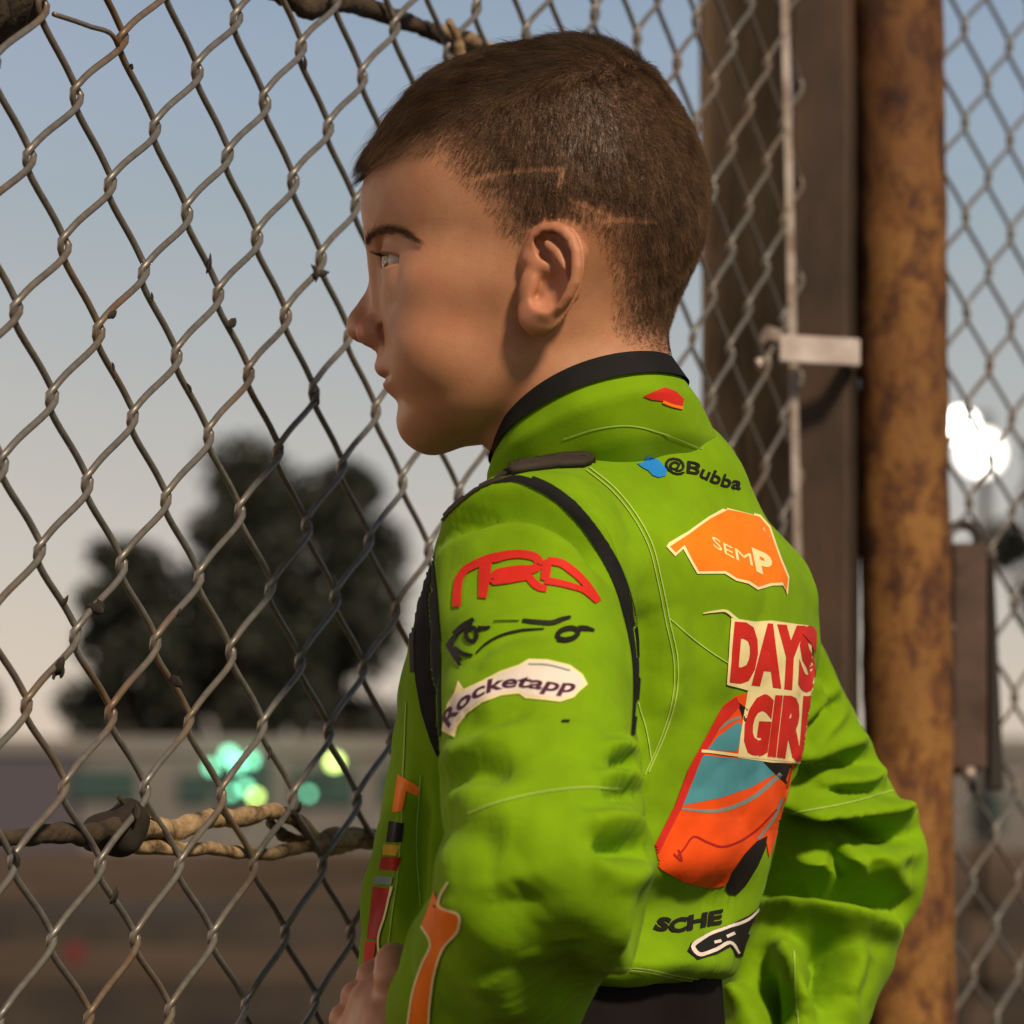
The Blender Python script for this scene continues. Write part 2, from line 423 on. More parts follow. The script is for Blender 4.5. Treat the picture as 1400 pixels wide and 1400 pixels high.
def picket(i, org, th, W, p, sh, tref, zlo, zhi, seed, mirror=1):
    """one zigzag wire of the mesh between node columns i and i+1, in world space"""
    r = np.random.default_rng(seed)
    k0, k1 = int(math.floor((zlo - org[2]) / (2 * p))), int(math.ceil((zhi - org[2]) / (2 * p)))
    n = 20; s = np.arange((k1 - k0) * n + 1) / n
    ph = s % 1.0
    tri = np.where(ph < .5, ph * 2, 2 - ph * 2)                # 0 at left bend, 1 at right bend
    cs = .5 - .5 * np.cos(2 * np.pi * ph)
    x = tri * .48 + cs * .52
    e = .0034 / W
    xx = -e + x * (1 + 2 * e)
    y = np.tanh(3.2 * np.sin(2 * np.pi * ph)) * .0021 * mirror  # front on the way up-right
    jj = 2 * (k0 + s) + (i % 2)
    # the lattice: node (i,j), i+j even
    t_i = (i + xx) * W
    shl = sh * max(0.0, 1 - (i * W) / tref) if tref else sh
    z = org[2] + jj * p + .0009 * np.sin(s * 1.3 + i * 2.1) + .0006 * r.normal() 
    t = t_i + shl * (jj * p) + .0008 * np.sin(s * .7 + i)
    T = V(math.sin(th), math.cos(th), 0); N = V(math.cos(th), -math.sin(th), 0)
    return V(org[0], org[1], 0) + t[:, None] * T + y[:, None] * N + np.stack([0 * z, 0 * z, z], 1)
FTH, FW, FP, FSH = .40369, .03939, .03752, .15994
FORG = V(-.2125, 1.789, 1.2400)
FTEND = 1.0700
def fence_at(px, py, off=0.0):
    """fence point under a pixel"""
    a = (px - PX0) / FPX
    t = (a * FORG[1] - FORG[0]) / (math.sin(FTH) - a * math.cos(FTH))
    q = FORG + t * V(math.sin(FTH), math.cos(FTH), 0)
    return P(px, py, q[1]) + off * V(math.cos(FTH), -math.sin(FTH), 0)
if want('fence'):
    fe = empty('chain_link_fence', (FORG[0], FORG[1], 0))
    tag(fe, 'weathered chain-link fence panel the boy is standing against', 'fence')
    for i in range(-9, 28):
        c = picket(i, FORG, FTH, FW, FP, FSH, FTEND, .04, 1.56, i + 50); WPTS.append(c)
        v, f = tube_mesh(c, WR, 7)
        reparent(mesh_obj('wire', v, f, wire_m), fe)
    # second panel behind the pipe
    o2 = P(1350, 112, 2.93)
    f2 = empty('chain_link_fence', (o2[0], o2[1], 0))
    tag(f2, 'chain-link fence panel continuing beyond the rusty pipe post', 'fence')
    for i in range(-2, 14):
        c = picket(i, o2, math.radians(34), FW, FP, -.02, None, .04, 1.72, i + 150)
        v, f = tube_mesh(c, WR, 6); reparent(mesh_obj('wire', v, f, wire_m), f2)

if want('posts'):
    # round rusty pipe post
    rust = mat('rusty_pipe', (.25, .12, .03), .8)
    vec = coords(rust, scale=(1, 1, .6))
    n = noise(rust, 40, 9, .70, vec, .25)
    r = ramp(rust, n, [(.33, (.035, .012, .005)), (.43, (.105, .036, .009)), (.50, (.20, .085, .016)), (.57, (.29, .145, .032)), (.66, (.22, .09, .02)), (.74, (.38, .25, .11))])
    n2 = noise(rust, 5.5, 3, .5, vec); rr = ramp(rust, n2, [(.38, (.34, .24, .20)), (.62, (.92, .88, .85))])
    mx = node(rust, 'ShaderNodeMix', data_type='RGBA', blend_type='MULTIPLY'); mx.inputs[0].default_value = .9
    link(rust, r.outputs[0], mx.inputs[6]); link(rust, rr.outputs[0], mx.inputs[7]); link(rust, mx.outputs[2], bsdf(rust).inputs['Base Color'])
    bump(rust, n, .8, .003)
    a, b = P(1228, 0, 2.845), P(1246, 1400, 2.845); dirp = (a - b) / (a[2] - b[2])
    zz = np.linspace(-.1, 1.95, 160); th = np.linspace(0, 2 * np.pi, 97)[:-1]
    base = b + (zz[:, None] - b[2]) * dirp
    vv = []
    for k in range(len(zz)):
        ring = np.stack([np.cos(th), np.sin(th), 0 * th], 1)
        vv.append(base[k] + ring * .0350)
    vv = np.concatenate(vv); 
    nrm = vv - np.repeat(base, 96, 0)
    vv += nrm / .035 * (.0009 * vnoise(vv * V(1, 1, .5), 130, 9) + .0005 * vnoise(vv, 320, 10))[:, None]
    i, j = np.meshgrid(np.arange(len(zz) - 1), np.arange(96), indexing='ij')
    f = np.stack([i * 96 + j, i * 96 + (j + 1) % 96, (i + 1) * 96 + (j + 1) % 96, (i + 1) * 96 + j], -1).reshape(-1, 4)
    o = mesh_obj('pipe_post', vv, f, rust); tag(o, 'round steel pipe post flaking with orange-brown rust', 'post')
    # dark square steel post beside it
    dst = mat('brown_steel', (.06, .04, .032), .75)
    vec = coords(dst, scale=(1, 1, .4)); nn = noise(dst, 14, 5, .6, vec)
    rr = ramp(dst, nn, [(.32, (.022, .012, .007)), (.5, (.046, .026, .016)), (.66, (.075, .038, .018))]); link(dst, rr.outputs[0], bsdf(dst).inputs['Base Color'])
    bump(dst, noise(dst, 90, vec=vec), .35, .002)
    q0 = P(1129, 700, 2.835)
    th = math.radians(-14); ct, st = math.cos(th), math.sin(th)
    bm = bmesh.new(); box_mesh(bm, (-.0225, -.03, -.1), (.0225, .03, 1.9), .004)
    bmesh.ops.subdivide_edges(bm, edges=[e for e in bm.edges if e.calc_length() > .5], cuts=30)
    for v_ in bm.verts: v_.co.x += .0006 * math.sin(v_.co.z * 23) ; v_.co.y += .0006 * math.sin(v_.co.z * 31)
    me = bpy.data.meshes.new('square_post'); bm.to_mesh(me); bm.free(); me.materials.append(dst)
    o = bpy.data.objects.new('square_post', me); C.objects.link(o); o.location = (q0[0], q0[1], 0); o.rotation_euler = (0, 0, th)
    tag(o, 'dark brown square steel gate post touching the rusty pipe', 'post')
    # broad timber post behind the mesh
    tw = mat('timber', (.06, .04, .02), .9)
    vec = coords(tw, scale=(1, 1, .12)); nn = noise(tw, 38, 6, .65, vec, .6)
    rr = ramp(tw, nn, [(.30, (.08, .052, .028)), (.48, (.23, .155, .080)), (.66, (.34, .24, .13))])
    nb = noise(tw, 7, 3, .5, coords(tw, scale=(1, 1, .6))); rb = ramp(tw, nb, [(.34, (.25, .22, .2)), (.52, (1, 1, 1))])
    mx = node(tw, 'ShaderNodeMix', data_type='RGBA', blend_type='MULTIPLY'); mx.inputs[0].default_value = 1.0
    link(tw, rr.outputs[0], mx.inputs[6]); link(tw, rb.outputs[0], mx.inputs[7]); link(tw, mx.outputs[2], bsdf(tw).inputs['Base Color'])
    bump(tw, nn, .7, .004)
    q1 = P(1020, 700, 3.02)
    zz = np.linspace(-.1, 2.1, 90); na = 48; th = np.arange(na) * 2 * np.pi / na
    prof = np.stack([np.sign(np.cos(th)) * np.abs(np.cos(th)) ** .45, np.sign(np.sin(th)) * np.abs(np.sin(th)) ** .45], 1) * .0365
    vv = np.concatenate([np.column_stack([prof[:, 0] + q1[0], prof[:, 1] + q1[1], np.full(na, z)]) for z in zz])
    vv[:, :2] += (np.repeat([q1[:2]], len(vv), 0) - vv[:, :2]) * (.03 * vnoise(vv * V(1, 1, .25), 90, 3) + .015 * vnoise(vv * V(1, 1, .1), 300, 4))[:, None]
    i, j = np.meshgrid(np.arange(len(zz) - 1), np.arange(na), indexing='ij')
    f = np.stack([i * na + j, i * na + (j + 1) % na, (i + 1) * na + (j + 1) % na, (i + 1) * na + j], -1).reshape(-1, 4)
    o = mesh_obj('timber_post', vv, f, tw); tag(o, 'weathered dark timber post standing behind the chain-link mesh', 'post')
    # tension bar, band and bolt at the fence end
    tb = mat('dull_zinc', (.34, .30, .27), .5, .5, .45); lay(tb, (.20, .15, .12), (.38, .33, .30), 45, .35, .6, vec=coords(tb))
    a, b = fence_at(1068, 0, .003), fence_at(1086, 780, .003); dr = (a - b) / (a[2] - b[2])
    lo, hi = b + (.05 - b[2]) * dr, b + (1.60 - b[2]) * dr
    bm = bmesh.new(); box_mesh(bm, (-.0036, -.0018, 0), (.0036, .0018, 1), .0007)
    me = bpy.data.meshes.new('tension_bar'); bm.to_mesh(me); bm.free()
    for v_ in me.vertices:
        z = v_.co.z; c = lo + (hi - lo) * z
        v_.co = Vector((c[0] + v_.co.x * math.cos(.35) , c[1] + v_.co.x * math.sin(.35) + v_.co.y, c[2]))
    me.materials.append(tb); o = bpy.data.objects.new('tension_bar', me); C.objects.link(o)
    tag(o, 'thin flat zinc bar threaded down the end of the mesh', 'bar')
    band = empty('tension_band', P(1120, 480, 2.755)); tag(band, 'pale zinc strap bolting the mesh end to the square post', 'strap')
    strap_m = mat('strap_zinc', (.42, .37, .35), .45, .5, .35); lay(strap_m, (.34, .28, .26), (.48, .43, .41), 30, vec=coords(strap_m))
    c0, c1 = P(1066, 476, 2.748), P(1174, 482, 2.762)
    bm = bmesh.new(); box_mesh(bm, (0, -.0016, -.0098), (1, .0016, .0098), 0)
    for v_ in bm.verts:
        c = c0 + (c1 - c0) * v_.co.x; v_.co = Vector((c[0], c[1] + v_.co.y, c[2] + v_.co.z * 1.05))
    bmesh.ops.bevel(bm, geom=list(bm.edges), offset=.0008, segments=2, affect='EDGES')
    me = bpy.data.meshes.new('strap_plate'); bm.to_mesh(me); bm.free(); me.materials.append(strap_m)
    o = bpy.data.objects.new('strap_plate', me); C.objects.link(o); reparent(o, band)
    box_ = lambda nm, lo_, hi_: reparent(box(nm, lo_, hi_, strap_m, None, .001), band)
    s1 = P(1174, 482, 2.762); box_('strap_side', s1 + V(-.002, .0, -.0098), s1 + V(.0012, .055, .0098))
    for nm, a, b, r in (('bolt_head', P(1046, 458, 2.738), P(1062, 462, 2.742), .0072), ('bolt_nut', P(1050, 492, 2.735), P(1036, 500, 2.733), .0055)):
        v, f = tube_mesh([a, (a + b) / 2, b], r, 6); reparent(mesh_obj(nm, v, f, tb, smooth=False), band)
    # rusty latch box hung behind the pipe
    lb = mat('latch_rust', (.075, .042, .030), .8); lay(lb, (.045, .024, .016), (.10, .060, .045), 22, vec=coords(lb)); bump(lb, noise(lb, 120, vec=coords(lb)), .4, .002)
    lk = mat('latch_dark', (.014, .009, .007), .7)
    b0, b1 = P(1303, 1052, 2.875), P(1350, 742, 2.875)
    lt = empty('latch_box', V((b0[0] + b1[0]) / 2, 2.875, b0[2])); tag(lt, 'narrow rusty steel latch box with a ring on top, behind the pipe', 'latch box')
    bm = bmesh.new(); box_mesh(bm, (b0[0], 2.875, b0[2]), (b1[0], 3.09, b1[2]), .003)
    me = bpy.data.meshes.new('latch_body'); bm.to_mesh(me); bm.free(); me.materials.append(lb); o = bpy.data.objects.new('latch_body', me); C.objects.link(o); reparent(o, lt)
    e0 = P(1352, 1080, 2.88); e1 = P(1373, 760, 2.88)
    bm = bmesh.new(); box_mesh(bm, (e0[0], 2.878, e0[2]), (e1[0], 2.895, e1[2]), .002)
    for v_ in bm.verts:
        if v_.co.z > (e0[2] + e1[2]) / 2 and v_.co.x > (e0[0] + e1[0]) / 2: v_.co.x -= .008
    me = bpy.data.meshes.new('latch_flange'); bm.to_mesh(me); bm.free(); me.materials.append(lk); o = bpy.data.objects.new('latch_flange', me); C.objects.link(o); reparent(o, lt)
    c = P(1316, 738, 2.885); a = np.linspace(-.5, 3.7, 20)
    v, f = tube_mesh(np.stack([c[0] + .012 * np.cos(a), np.full(20, c[1]), c[2] + .012 * np.sin(a)], 1), .0042, 8); reparent(mesh_obj('latch_ring', v, f, lk), lt)
    c = P(1324, 1058, 2.872); v, f = tube_mesh([c, c + V(0, -.006, 0)], .006, 8); reparent(mesh_obj('latch_bolt', v, f, tb), lt)

if want('vines'):
    stem = mat('dry_stem', (.20, .13, .07), .85)
    vec = coords(stem); nn = noise(stem, 60, 5, .65, vec)
    rr = ramp(stem, nn, [(.36, (.060, .036, .018)), (.46, (.24, .16, .085)), (.64, (.46, .33, .20))]); link(stem, rr.outputs[0], bsdf(stem).inputs['Base Color']); bump(stem, nn, .7, .003)
    dstem = mat('dark_stem', (.05, .035, .02), .9); lay(dstem, (.018, .012, .007), (.070, .047, .025), 55, vec=coords(dstem)); bump(dstem, noise(dstem, 90, vec=coords(dstem)), .8, .004)
    def stemo(name, pts, rad, m, parent=None, n=60, wob=.0012, off=-.008, seed=1):
        w = np.array([fence_at(x, y, (q[0] if q else off)) for x, y, *q in pts])
        c = spline(w, n); r = spl(np.linspace(0, 1, n), np.linspace(0, 1, len(rad)), rad)
        rg = np.random.default_rng(seed); r = r * (1 + .10 * vnoise(np.stack([np.arange(n) * 1.0] * 3, 1), .8, seed))
        c = c + wob * np.stack([vnoise(c, 90, seed), vnoise(c, 90, seed + 1), vnoise(c, 90, seed + 2)], 1)
        v, f = tube_mesh(c, r, 12)
        cen = np.repeat(c, 12, 0); v += (v - cen) * (.14 * vnoise(v, 420, seed + 5))[:, None]
        o = mesh_obj(name, v, f, m)
        if parent: reparent(o, parent)
        return o
    vn = empty('dry_vine', fence_at(190, 1140)); tag(vn, 'dry twisted vine with a dark knot woven through the lower mesh', 'vine')
    stemo('stem', [(-60, 1150), (0, 1148), (60, 1142), (120, 1140), (185, 1134)], [.0035, .0040, .0050, .0060], dstem, vn, seed=2)
    stemo('stem', [(180, 1142), (240, 1134), (300, 1124), (350, 1114), (400, 1111), (425, 1118), (448, 1142), (500, 1150), (560, 1146), (640, 1150)], [.0062, .0056, .0050, .0044, .0042, .0046, .0040], stem, vn, 90, seed=3)
    stemo('stem', [(190, 1150), (250, 1160), (320, 1163), (390, 1165), (440, 1158), (480, 1140), (520, 1142), (570, 1150)], [.0045, .0038, .0036, .0036, .0042, .0040], stem, vn, 90, seed=4)
    stemo('stem', [(400, 1124, -.014), (430, 1144, -.016), (470, 1158, -.013), (530, 1156, -.012)], [.003, .004, .0036], stem, vn, 40, seed=5)
    K = np.array([fence_at(184, 1136, -.010)] * 1)[0]
    kn = lambda p: smin(smin(ell(p, K, V(.0150, .012, .0120)), ell(p, K + V(.006, 0, .007), V(.008, .009, .0085)), .006), ell(p, K + V(-.008, 0, -.004), V(.011, .008, .008)), .006) + .0016 * vnoise(p, 300, 8)
    v, f = mesh_sdf(kn, K - .03, K + .03, .0016); kdm = mat('knot_bark', (.02, .013, .009), .9); lay(kdm, (.006, .004, .003), (.024, .015, .010), 80, vec=coords(kdm)); reparent(mesh_obj('knot', v, f, kdm), vn)
    stemo('twig', [(188, 1120), (178, 1098), (172, 1090)], [.0012, .0010, .0014], dstem, vn, 10, 0, -.004, seed=7)
    br = empty('dead_branch', fence_at(520, 20)); tag(br, 'bare brown branch poking through the top of the mesh above the fringe', 'branch')
    stemo('limb', [(395, -22, -.012), (430, 2, -.012), (500, 0, -.012), (545, 14, -.012), (600, 36, -.012), (650, 56, -.012), (740, 84, -.012)], [.0060, .0072, .0062, .0052, .0050, .0058, .0050], dstem, br, 60, seed=11)
    stemo('limb', [(615, 40, -.010), (645, 48, -.008), (700, 72, -.008)], [.0035, .0045, .003], stem, br, 30, seed=12)
    stemo('limb', [(604, 30, .004), (612, 55, .006), (618, 80, .004), (624, 92, 0)], [.0022, .0030, .0034, .002], stem, br, 24, seed=13)
    lg = empty('bark_log', fence_at(10, 0)); tag(lg, 'rough brown bark log pressed behind the mesh by the tie wire', 'log')
    stemo('trunk', [(-110, 70, -.045), (-30, 26, -.045), (40, -22, -.045), (110, -80, -.045)], [.032, .0325, .0315, .030], dstem, lg, 60, .002, seed=15)
    wr = empty('tie_wire', fence_at(110, 38)); v, f = tube_mesh(spline([fence_at(66, 20, .003), fence_at(110, 36, .004), fence_at(150, 54, .003), fence_at(156, 62, .002)], 16), .0013, 7)
    reparent(mesh_obj('wire', v, f, wire_m), wr); tag(wr, 'short dark tie wire bridging one mesh opening by the bark log', 'wire')
    # dried leaves and buds caught on the wires
    dl = mat('dead_leaf', (.018, .013, .009), .8)
    me_l = []
    for s in range(3):
        r = np.random.default_rng(s); bm = bmesh.new()
        bmesh.ops.create_uvsphere(bm, u_segments=10, v_segments=8, radius=1)
        for v_ in bm.verts:
            z = v_.co.z; k = (1 - z * z * .5) * (1.0 - .35 * z)
            v_.co = Vector((v_.co.x * .55 * k, v_.co.y * .22 * k + .25 * z * z, z * 1.25)) * (1 + .12 * r.normal())
        m_ = bpy.data.meshes.new('dead_leaf'); bm.to_mesh(m_); bm.free(); m_.materials.append(dl)
        for pl in m_.polygons: pl.use_smooth = True
        me_l.append(m_)
    spots = [(414, 350, 5, .5), (421, 362, 5, -.4), (432, 379, 4.5, 1.3), (316, 440, 5, .9), (278, 378, 5.5, .1), (410, 90, 5, .0), (147, 431, 4, 1.0), (196, 418, 3.5, .4), (173, 104, 3.5, 1.2), (116, 826, 6, 1.2), (126, 833, 4.5, -.8), (66, 912, 5.5, .3), (75, 923, 4.5, .0), (60, 932, 4.5, 1.2), (230, 942, 7, 1.2), (233, 836, 4, 1.0), (78, 830, 3.5, .5), (358, 1056, 5, .7), (152, 1228, 6, .8), (172, 1092, 4.5, .2), (148, 517, 3, .5), (247, 540, 3, .3), (393, 1112, 4, 1.0), (406, 1104, 3.5, .2), (420, 540, 4, .6), (14, 1166, 5, .1)]
    for i, (x, y, r, a) in enumerate(spots):
        q = fence_at(x, y, .0)
        if WPTS:
            allp = np.concatenate(WPTS); q = allp[((allp - q) ** 2).sum(1).argmin()] * .7 + q * .3
        q = q + V(math.cos(FTH), -math.sin(FTH), 0) * .0035; o = bpy.data.objects.new('dead_leaf', me_l[i % 3]); C.objects.link(o)
        o.location = q; o.scale = (r / 1250,) * 3; o.rotation_euler = (random.uniform(-.4, .4), a, random.uniform(0, 3))
        tag(o, 'tiny dark dried bud caught on the fence wire', 'bud', 'dried buds on the wire')
# ------------------------------------------------------------------ the boy's head
PHI = math.radians(12.0)
HO = P(735, 360, 1.86)                                  # head origin, mid plane, eye level
HF = V(-math.cos(PHI), math.sin(PHI), 0)                # face direction
HL = V(-math.sin(PHI), -math.cos(PHI), 0)               # the boy's left (towards the camera)
HU = V(0, 0, 1)
HM = np.stack([HF, HL, HU])                             # rows: world -> head
def H(px, py, l):
    """head-space point on the plane l = const seen at a photograph pixel"""
    ray = P(px, py, 1.0) - CAM
    o = CAM - HO
    t = (l - o @ HL) / (ray @ HL)
    return HM @ (o + t * ray)
def toW(q): return HO + np.asarray(q) @ HM

_prof = [(504,200),(506,250),(509,285),(512,312),(513,335),(514,378),(519,420),(525,468),(528,500),(531,522),(549,556),(550,580),(556,600),(572,618)]
_pp = np.array([H(a, b, 0) for a, b in _prof])
PU, PF = _pp[:, 2], _pp[:, 0]
_nose = [(508,361),(509,382),(503,397),(491,415),(481,434),(479.5,447),(484,458),(496,466),(511,473)]
_np = np.array([H(a, b, 0) for a, b in _nose])
_nb = np.maximum(_np[:, 0] - spl(_np[:, 2], PU, PF), 0)
NU = np.concatenate([[_np[0, 2] + .012], _np[:, 2], [_np[-1, 2] - .004]])
NA = np.concatenate([[0], _nb, [0]])
EYE = V(0, 0, 0)
def head_sdf(p, ear=True, lids=True):
    f, l, u = p[..., 0], p[..., 1], p[..., 2]
    al = np.abs(l)
    ps = np.stack([f, al, u], -1)
    # cranium
    d = ell(p, V(.0000, 0, .0360), V(.0785, .0680, .0690))
    d = smin(d, ell(p, V(-.030, 0, .026), V(.0490, .060, .056)), .03)
    d = smin(d, ell(p, V(-.024, 0, .062), V(.0375, .050, .0435)), .025)
    d = smin(d, ell(p, V(.025, 0, .045), V(.0480, .055, .049)), .03)
    # face block: horizontal slices from the profile
    Fb = spl(u, PU, PF)
    W = spl(u, [-.11, -.095, -.075, -.05, -.025, 0, .03, .07], [.034, .042, .0505, .0565, .0610, .0630, .0630, .060])
    Fe = Fb
    # lips
    lu, ll = H(514, 503, 0)[2], H(530, 533, 0)[2]
    lm = H(529, 520, 0)[2]
    Fe = Fe + .0058 * np.exp(-((u - lu) / .0062) ** 2) * np.exp(-(l / .017) ** 2)
    Fe = Fe + .0032 * np.exp(-((u - ll) / .0058) ** 2) * np.exp(-(l / .016) ** 2)
    Fe = Fe - .0030 * np.exp(-((u - lm) / .0018) ** 2) * np.exp(-(l / .022) ** 4)
    # philtrum, eye sockets
    Fe = Fe - .0090 * np.exp(-((al - .031) / .0135) ** 2) * np.exp(-((u - .0020) / .0085) ** 2)
    Fe = Fe - .0030 * np.exp(-((al - .014) / .007) ** 2) * np.exp(-((u + .002) / .012) ** 2)
    # brow ridge, cheek
    Fe = Fe + .0012 * np.exp(-((al - .026) / .015) ** 2) * np.exp(-((u - .0155) / .006) ** 2)
    Fe = Fe + .0025 * np.exp(-((al - .036) / .016) ** 2) * np.exp(-((u + .030) / .017) ** 2)
    n = spl(u, [-.1, -.06, -.03, 0, .02, .06], [2.2, 2.05, 1.95, 1.88, 1.9, 2.1])
    fx = np.maximum(f + .012, 0) / np.maximum(Fe + .012, .01)
    q = (fx ** n + (al / W) ** n + 1e-9) ** (1 / n)
    face = (q - 1) * .056
    # lower limit: jaw line rising from the chin to the ear
    jl = spl(f, [-.03, 0, .02, .045, .066, .085], [-.050, -.071, -.0840, -.0910, -.0935, -.0925])
    face = smax(face, (jl - u + .03 * np.maximum(al - .02, 0)) * .9, .016)
    face = smax(face, u - .05, .03)
    face = smax(face, -.020 - f, .03)
    d = smin(d, face, .022)
    # chubby cheek, cheekbone
    d = smin(d, ell(ps, V(.0405, .0340, -.044), V(.0235, .0225, .026)), .018)
    d = smin(d, ell(ps, V(.030, .046, -.015), V(.024, .013, .012)), .02)
    # chin
    d = smin(d, ell(p, V(.0565, 0, -.0825), V(.0115, .018, .0115)), .012)
    # nose: ridge + tip + wings
    N = spl(u, NU, NA)
    wn = spl(u, [-.045, -.04, -.030, -.015, 0, .02], [.0085, .0092, .0085, .0062, .0052, .006])
    ridge = (f - (Fb + N * np.exp(-(l / wn) ** 2) + 0.0006)) * .55
    ridge = smax(ridge, al - .016, .006)
    ridge = smax(ridge, .03 - f, .01)
    ridge = smax(ridge, u - .016, .008)
    ridge = smax(ridge, -.046 - u, .004)
    d = smin(d, ridge, .004)
    wg = H(509, 455, .0115)
    d = smin(d, ell(ps, wg, V(.0085, .0062, .0068)), .005)
    d = smin(d, ell(p, H(494, 447, 0), V(.0054, .0075, .0066)), .006)
    nos = H(502, 466, .0055)
    d = smax(d, -ell(ps, nos, V(.0046, .0026, .0034)), .003)
    # crease between wing and cheek
    cr = np.array([H(523, 450, .0165), H(527, 462, .0175)])
    d = smax(d, -cap(ps, cr[0], cr[1], .0016), .004)
    if lids:
        e = EYEC
        q = ps - e
        d = smax(d, -sph(ps, e + V(.005, .001, 0), .0115), .007)
        lid = sph(ps, e, .0131)
        lid = smin(d, lid, .006)
        # almond opening: two planes through the line of the eye corners
        wq = q[..., 0] * math.cos(.36) + q[..., 1] * math.sin(.36)
        zq = q[..., 2] + .04 * q[..., 1] + .0010
        pu = zq * math.cos(.40) - (wq + .0002) * math.sin(.40)
        pl = -zq * math.cos(.20) - (wq + .0002) * math.sin(.20)
        op = np.maximum(pu, pl)
        op = smax(op, sph(ps, e + V(.005, .002, 0), .0150), .001)
        lid = smin(lid, ell(ps, e + V(-.0012, -.003, -.0135), V(.0105, .015, .0100)), .008)
        d = smax(lid, -op, .0012)
    # neck
    d = smin(d, cap(p, V(-.023, 0, -.018), V(-.028, -.006, -.080), .0405, .0400), .020)
    d = smin(d, cap(p, V(-.028, -.006, -.080), V(-.036, -.040, -.118), .0400, .0350), .02)
    d = smin(d, cap(p, V(-.010, 0, -.075), V(-.030, -.036, -.118), .035, .034), .02)
    if ear: d = smin(d, ear_sdf(p), .0030)
    return d
EYEC = H(554, 358, .0300)

# ear, drawn in its own plane
EFL = math.radians(16)
EN = V(math.sin(EFL), math.cos(EFL), 0)                 # outward normal of the ear plate
EB = V(-math.cos(EFL), math.sin(EFL), 0)                # backwards in the plate
def E2(px, py, off=0.0):
    """ear plate point under a pixel, lifted by off along its normal"""
    o3 = V(.0, .0705, 0.0)
    ref = H(757, 380, .0725)
    ray = HM @ (P(px, py, 1.0) - CAM); o = HM @ (CAM - HO)
    t = ((ref - o) @ EN) / (ray @ EN)
    return o + t * ray + EN * off
_hel = [(723,352,-.003),(727,335,-.001),(735,322,.001),(747,315,.002),(762,313.5,.0025),(775,318,.003),(785,329,.003),(791,346,.003),(792,366,.003),(788,386,.0025),(779,402,.002),(765,417,.0015),(750,426,.001)]
_help = [E2(a, b, c) for a, b, c in _hel]
_helr = [.0030,.0030,.0031,.0032,.0033,.0033,.0032,.0031,.0031,.0031,.0032,.0034,.0040]
_anti = [E2(a, b, .0010) for a, b in [(752,334),(764,345),(772,362),(773,382),(766,400),(753,412)]]
EROT = np.stack([EB, EN, np.cross(EB, EN)])
def ear_sdf(p):
    far = sph(p, E2(757, 378), .045)
    msk = far < .02
    res = np.full(p.shape[:-1], .05)
    if not msk.any(): return res
    q = p[msk]
    c = E2(757, 375, -.0035)
    R = EROT.copy()
    th = math.radians(-14)
    R0 = np.stack([R[0] * math.cos(th) + HU * math.sin(th), R[1], -R[0] * math.sin(th) + HU * math.cos(th)])
    d = oell(q, c, V(.0140, .0030, .0245), R0)
    d = smin(d, oell(q, E2(733, 426, -.001), V(.0078, .0033, .0076), R0), .008)      # lobe
    d = smin(d, chain(q, _help, _helr), .0025)
    d = smin(d, chain(q, _anti, [.0022, .0026, .0028, .0028, .0028, .0026]), .003)
    d = smin(d, sph(q, E2(742, 428, -.0005), .0034), .005)
    # root joining the skull
    d = smin(d, cap(q, E2(733, 345, -.010), E2(728, 430, -.010), .008, .007), .012)
    d = smin(d, cap(q, E2(768, 345, -.013), E2(760, 392, -.013), .006, .006), .010)
    # hollows
    d = smax(d, -oell(q, E2(752, 393, .0025), V(.0098, .0062, .0118), R0), .003)     # concha
    d = smax(d, -cap(q, E2(736, 386, .000), E2(732, 402, -.001), .0030, .0026), .002)  # canal
    d = smax(d, -cap(q, E2(739, 330, .0005), E2(745, 348, .0), .0030, .0028), .002)   # triangular fossa
    d = smax(d, -cap(q, E2(745, 348, .0005), E2(760, 364, .0015), .0028, .0018), .002)
    sc = [E2(a, b, .0022) for a, b in [(748,322),(765,322),(778,333),(784,352),(784,378),(777,398)]]
    d = smax(d, -chain(q, sc, [.0018, .0022, .0024, .0024, .0022, .0014]), .0025)
    d = smin(d, oell(q, E2(724, 388, .0000), V(.0045, .0030, .0068), R0), .004)       # tragus
    d = smin(d, chain(q, [E2(722, 352, -.001), E2(735, 362, -.001), E2(748, 367, -.002)], [.0026, .0022, .0018]), .004)  # crus
    res[msk] = np.minimum(d, .05)
    return res
def inpoly(x, y, poly):
    poly = np.asarray(poly, float); c = np.zeros(np.shape(x), bool); n = len(poly); j = n - 1
    for i in range(n):
        xi, yi = poly[i]; xj, yj = poly[j]
        c ^= ((yi > y) != (yj > y)) & (x < (xj - xi) * (y - yi) / (yj - yi + 1e-12) + xi)
        j = i
    return c
def polydist(x, y, pts):
    """distance in pixels to an open polyline"""
    d = np.full(np.shape(x), 1e9)
    for (ax, ay), (bx_, by_) in zip(pts[:-1], pts[1:]):
        vx, vy = bx_ - ax, by_ - ay
        t = np.clip(((x - ax) * vx + (y - ay) * vy) / (vx * vx + vy * vy), 0, 1)
        d = np.minimum(d, np.hypot(x - ax - t * vx, y - ay - t * vy))
    return d
HAIRLINE = [(470,268),(497,246),(512,232),(540,216),(562,211),(590,213),(606,227),(626,248),(650,272),(668,292),(680,320),(700,334),(714,338)]
HAIRBACK = [(806,322),(826,345),(836,380),(836,425),(834,452),(850,470),(898,484),(1000,492)]
HAIRPOLY = HAIRLINE + [(722,316),(745,298),(785,300)] + HAIRBACK + [(1010,-60),(420,-60)]
TOPLINE = [(470,225),(560,192),(620,165),(700,138),(800,108),(890,92),(1000,80)]
CUTS = [[(646,246),(686,235),(730,231),(768,231)], [(770,232),(764,254)], [(780,272),(811,285),(843,299),(896,303)], [(815,301),(845,301)]]
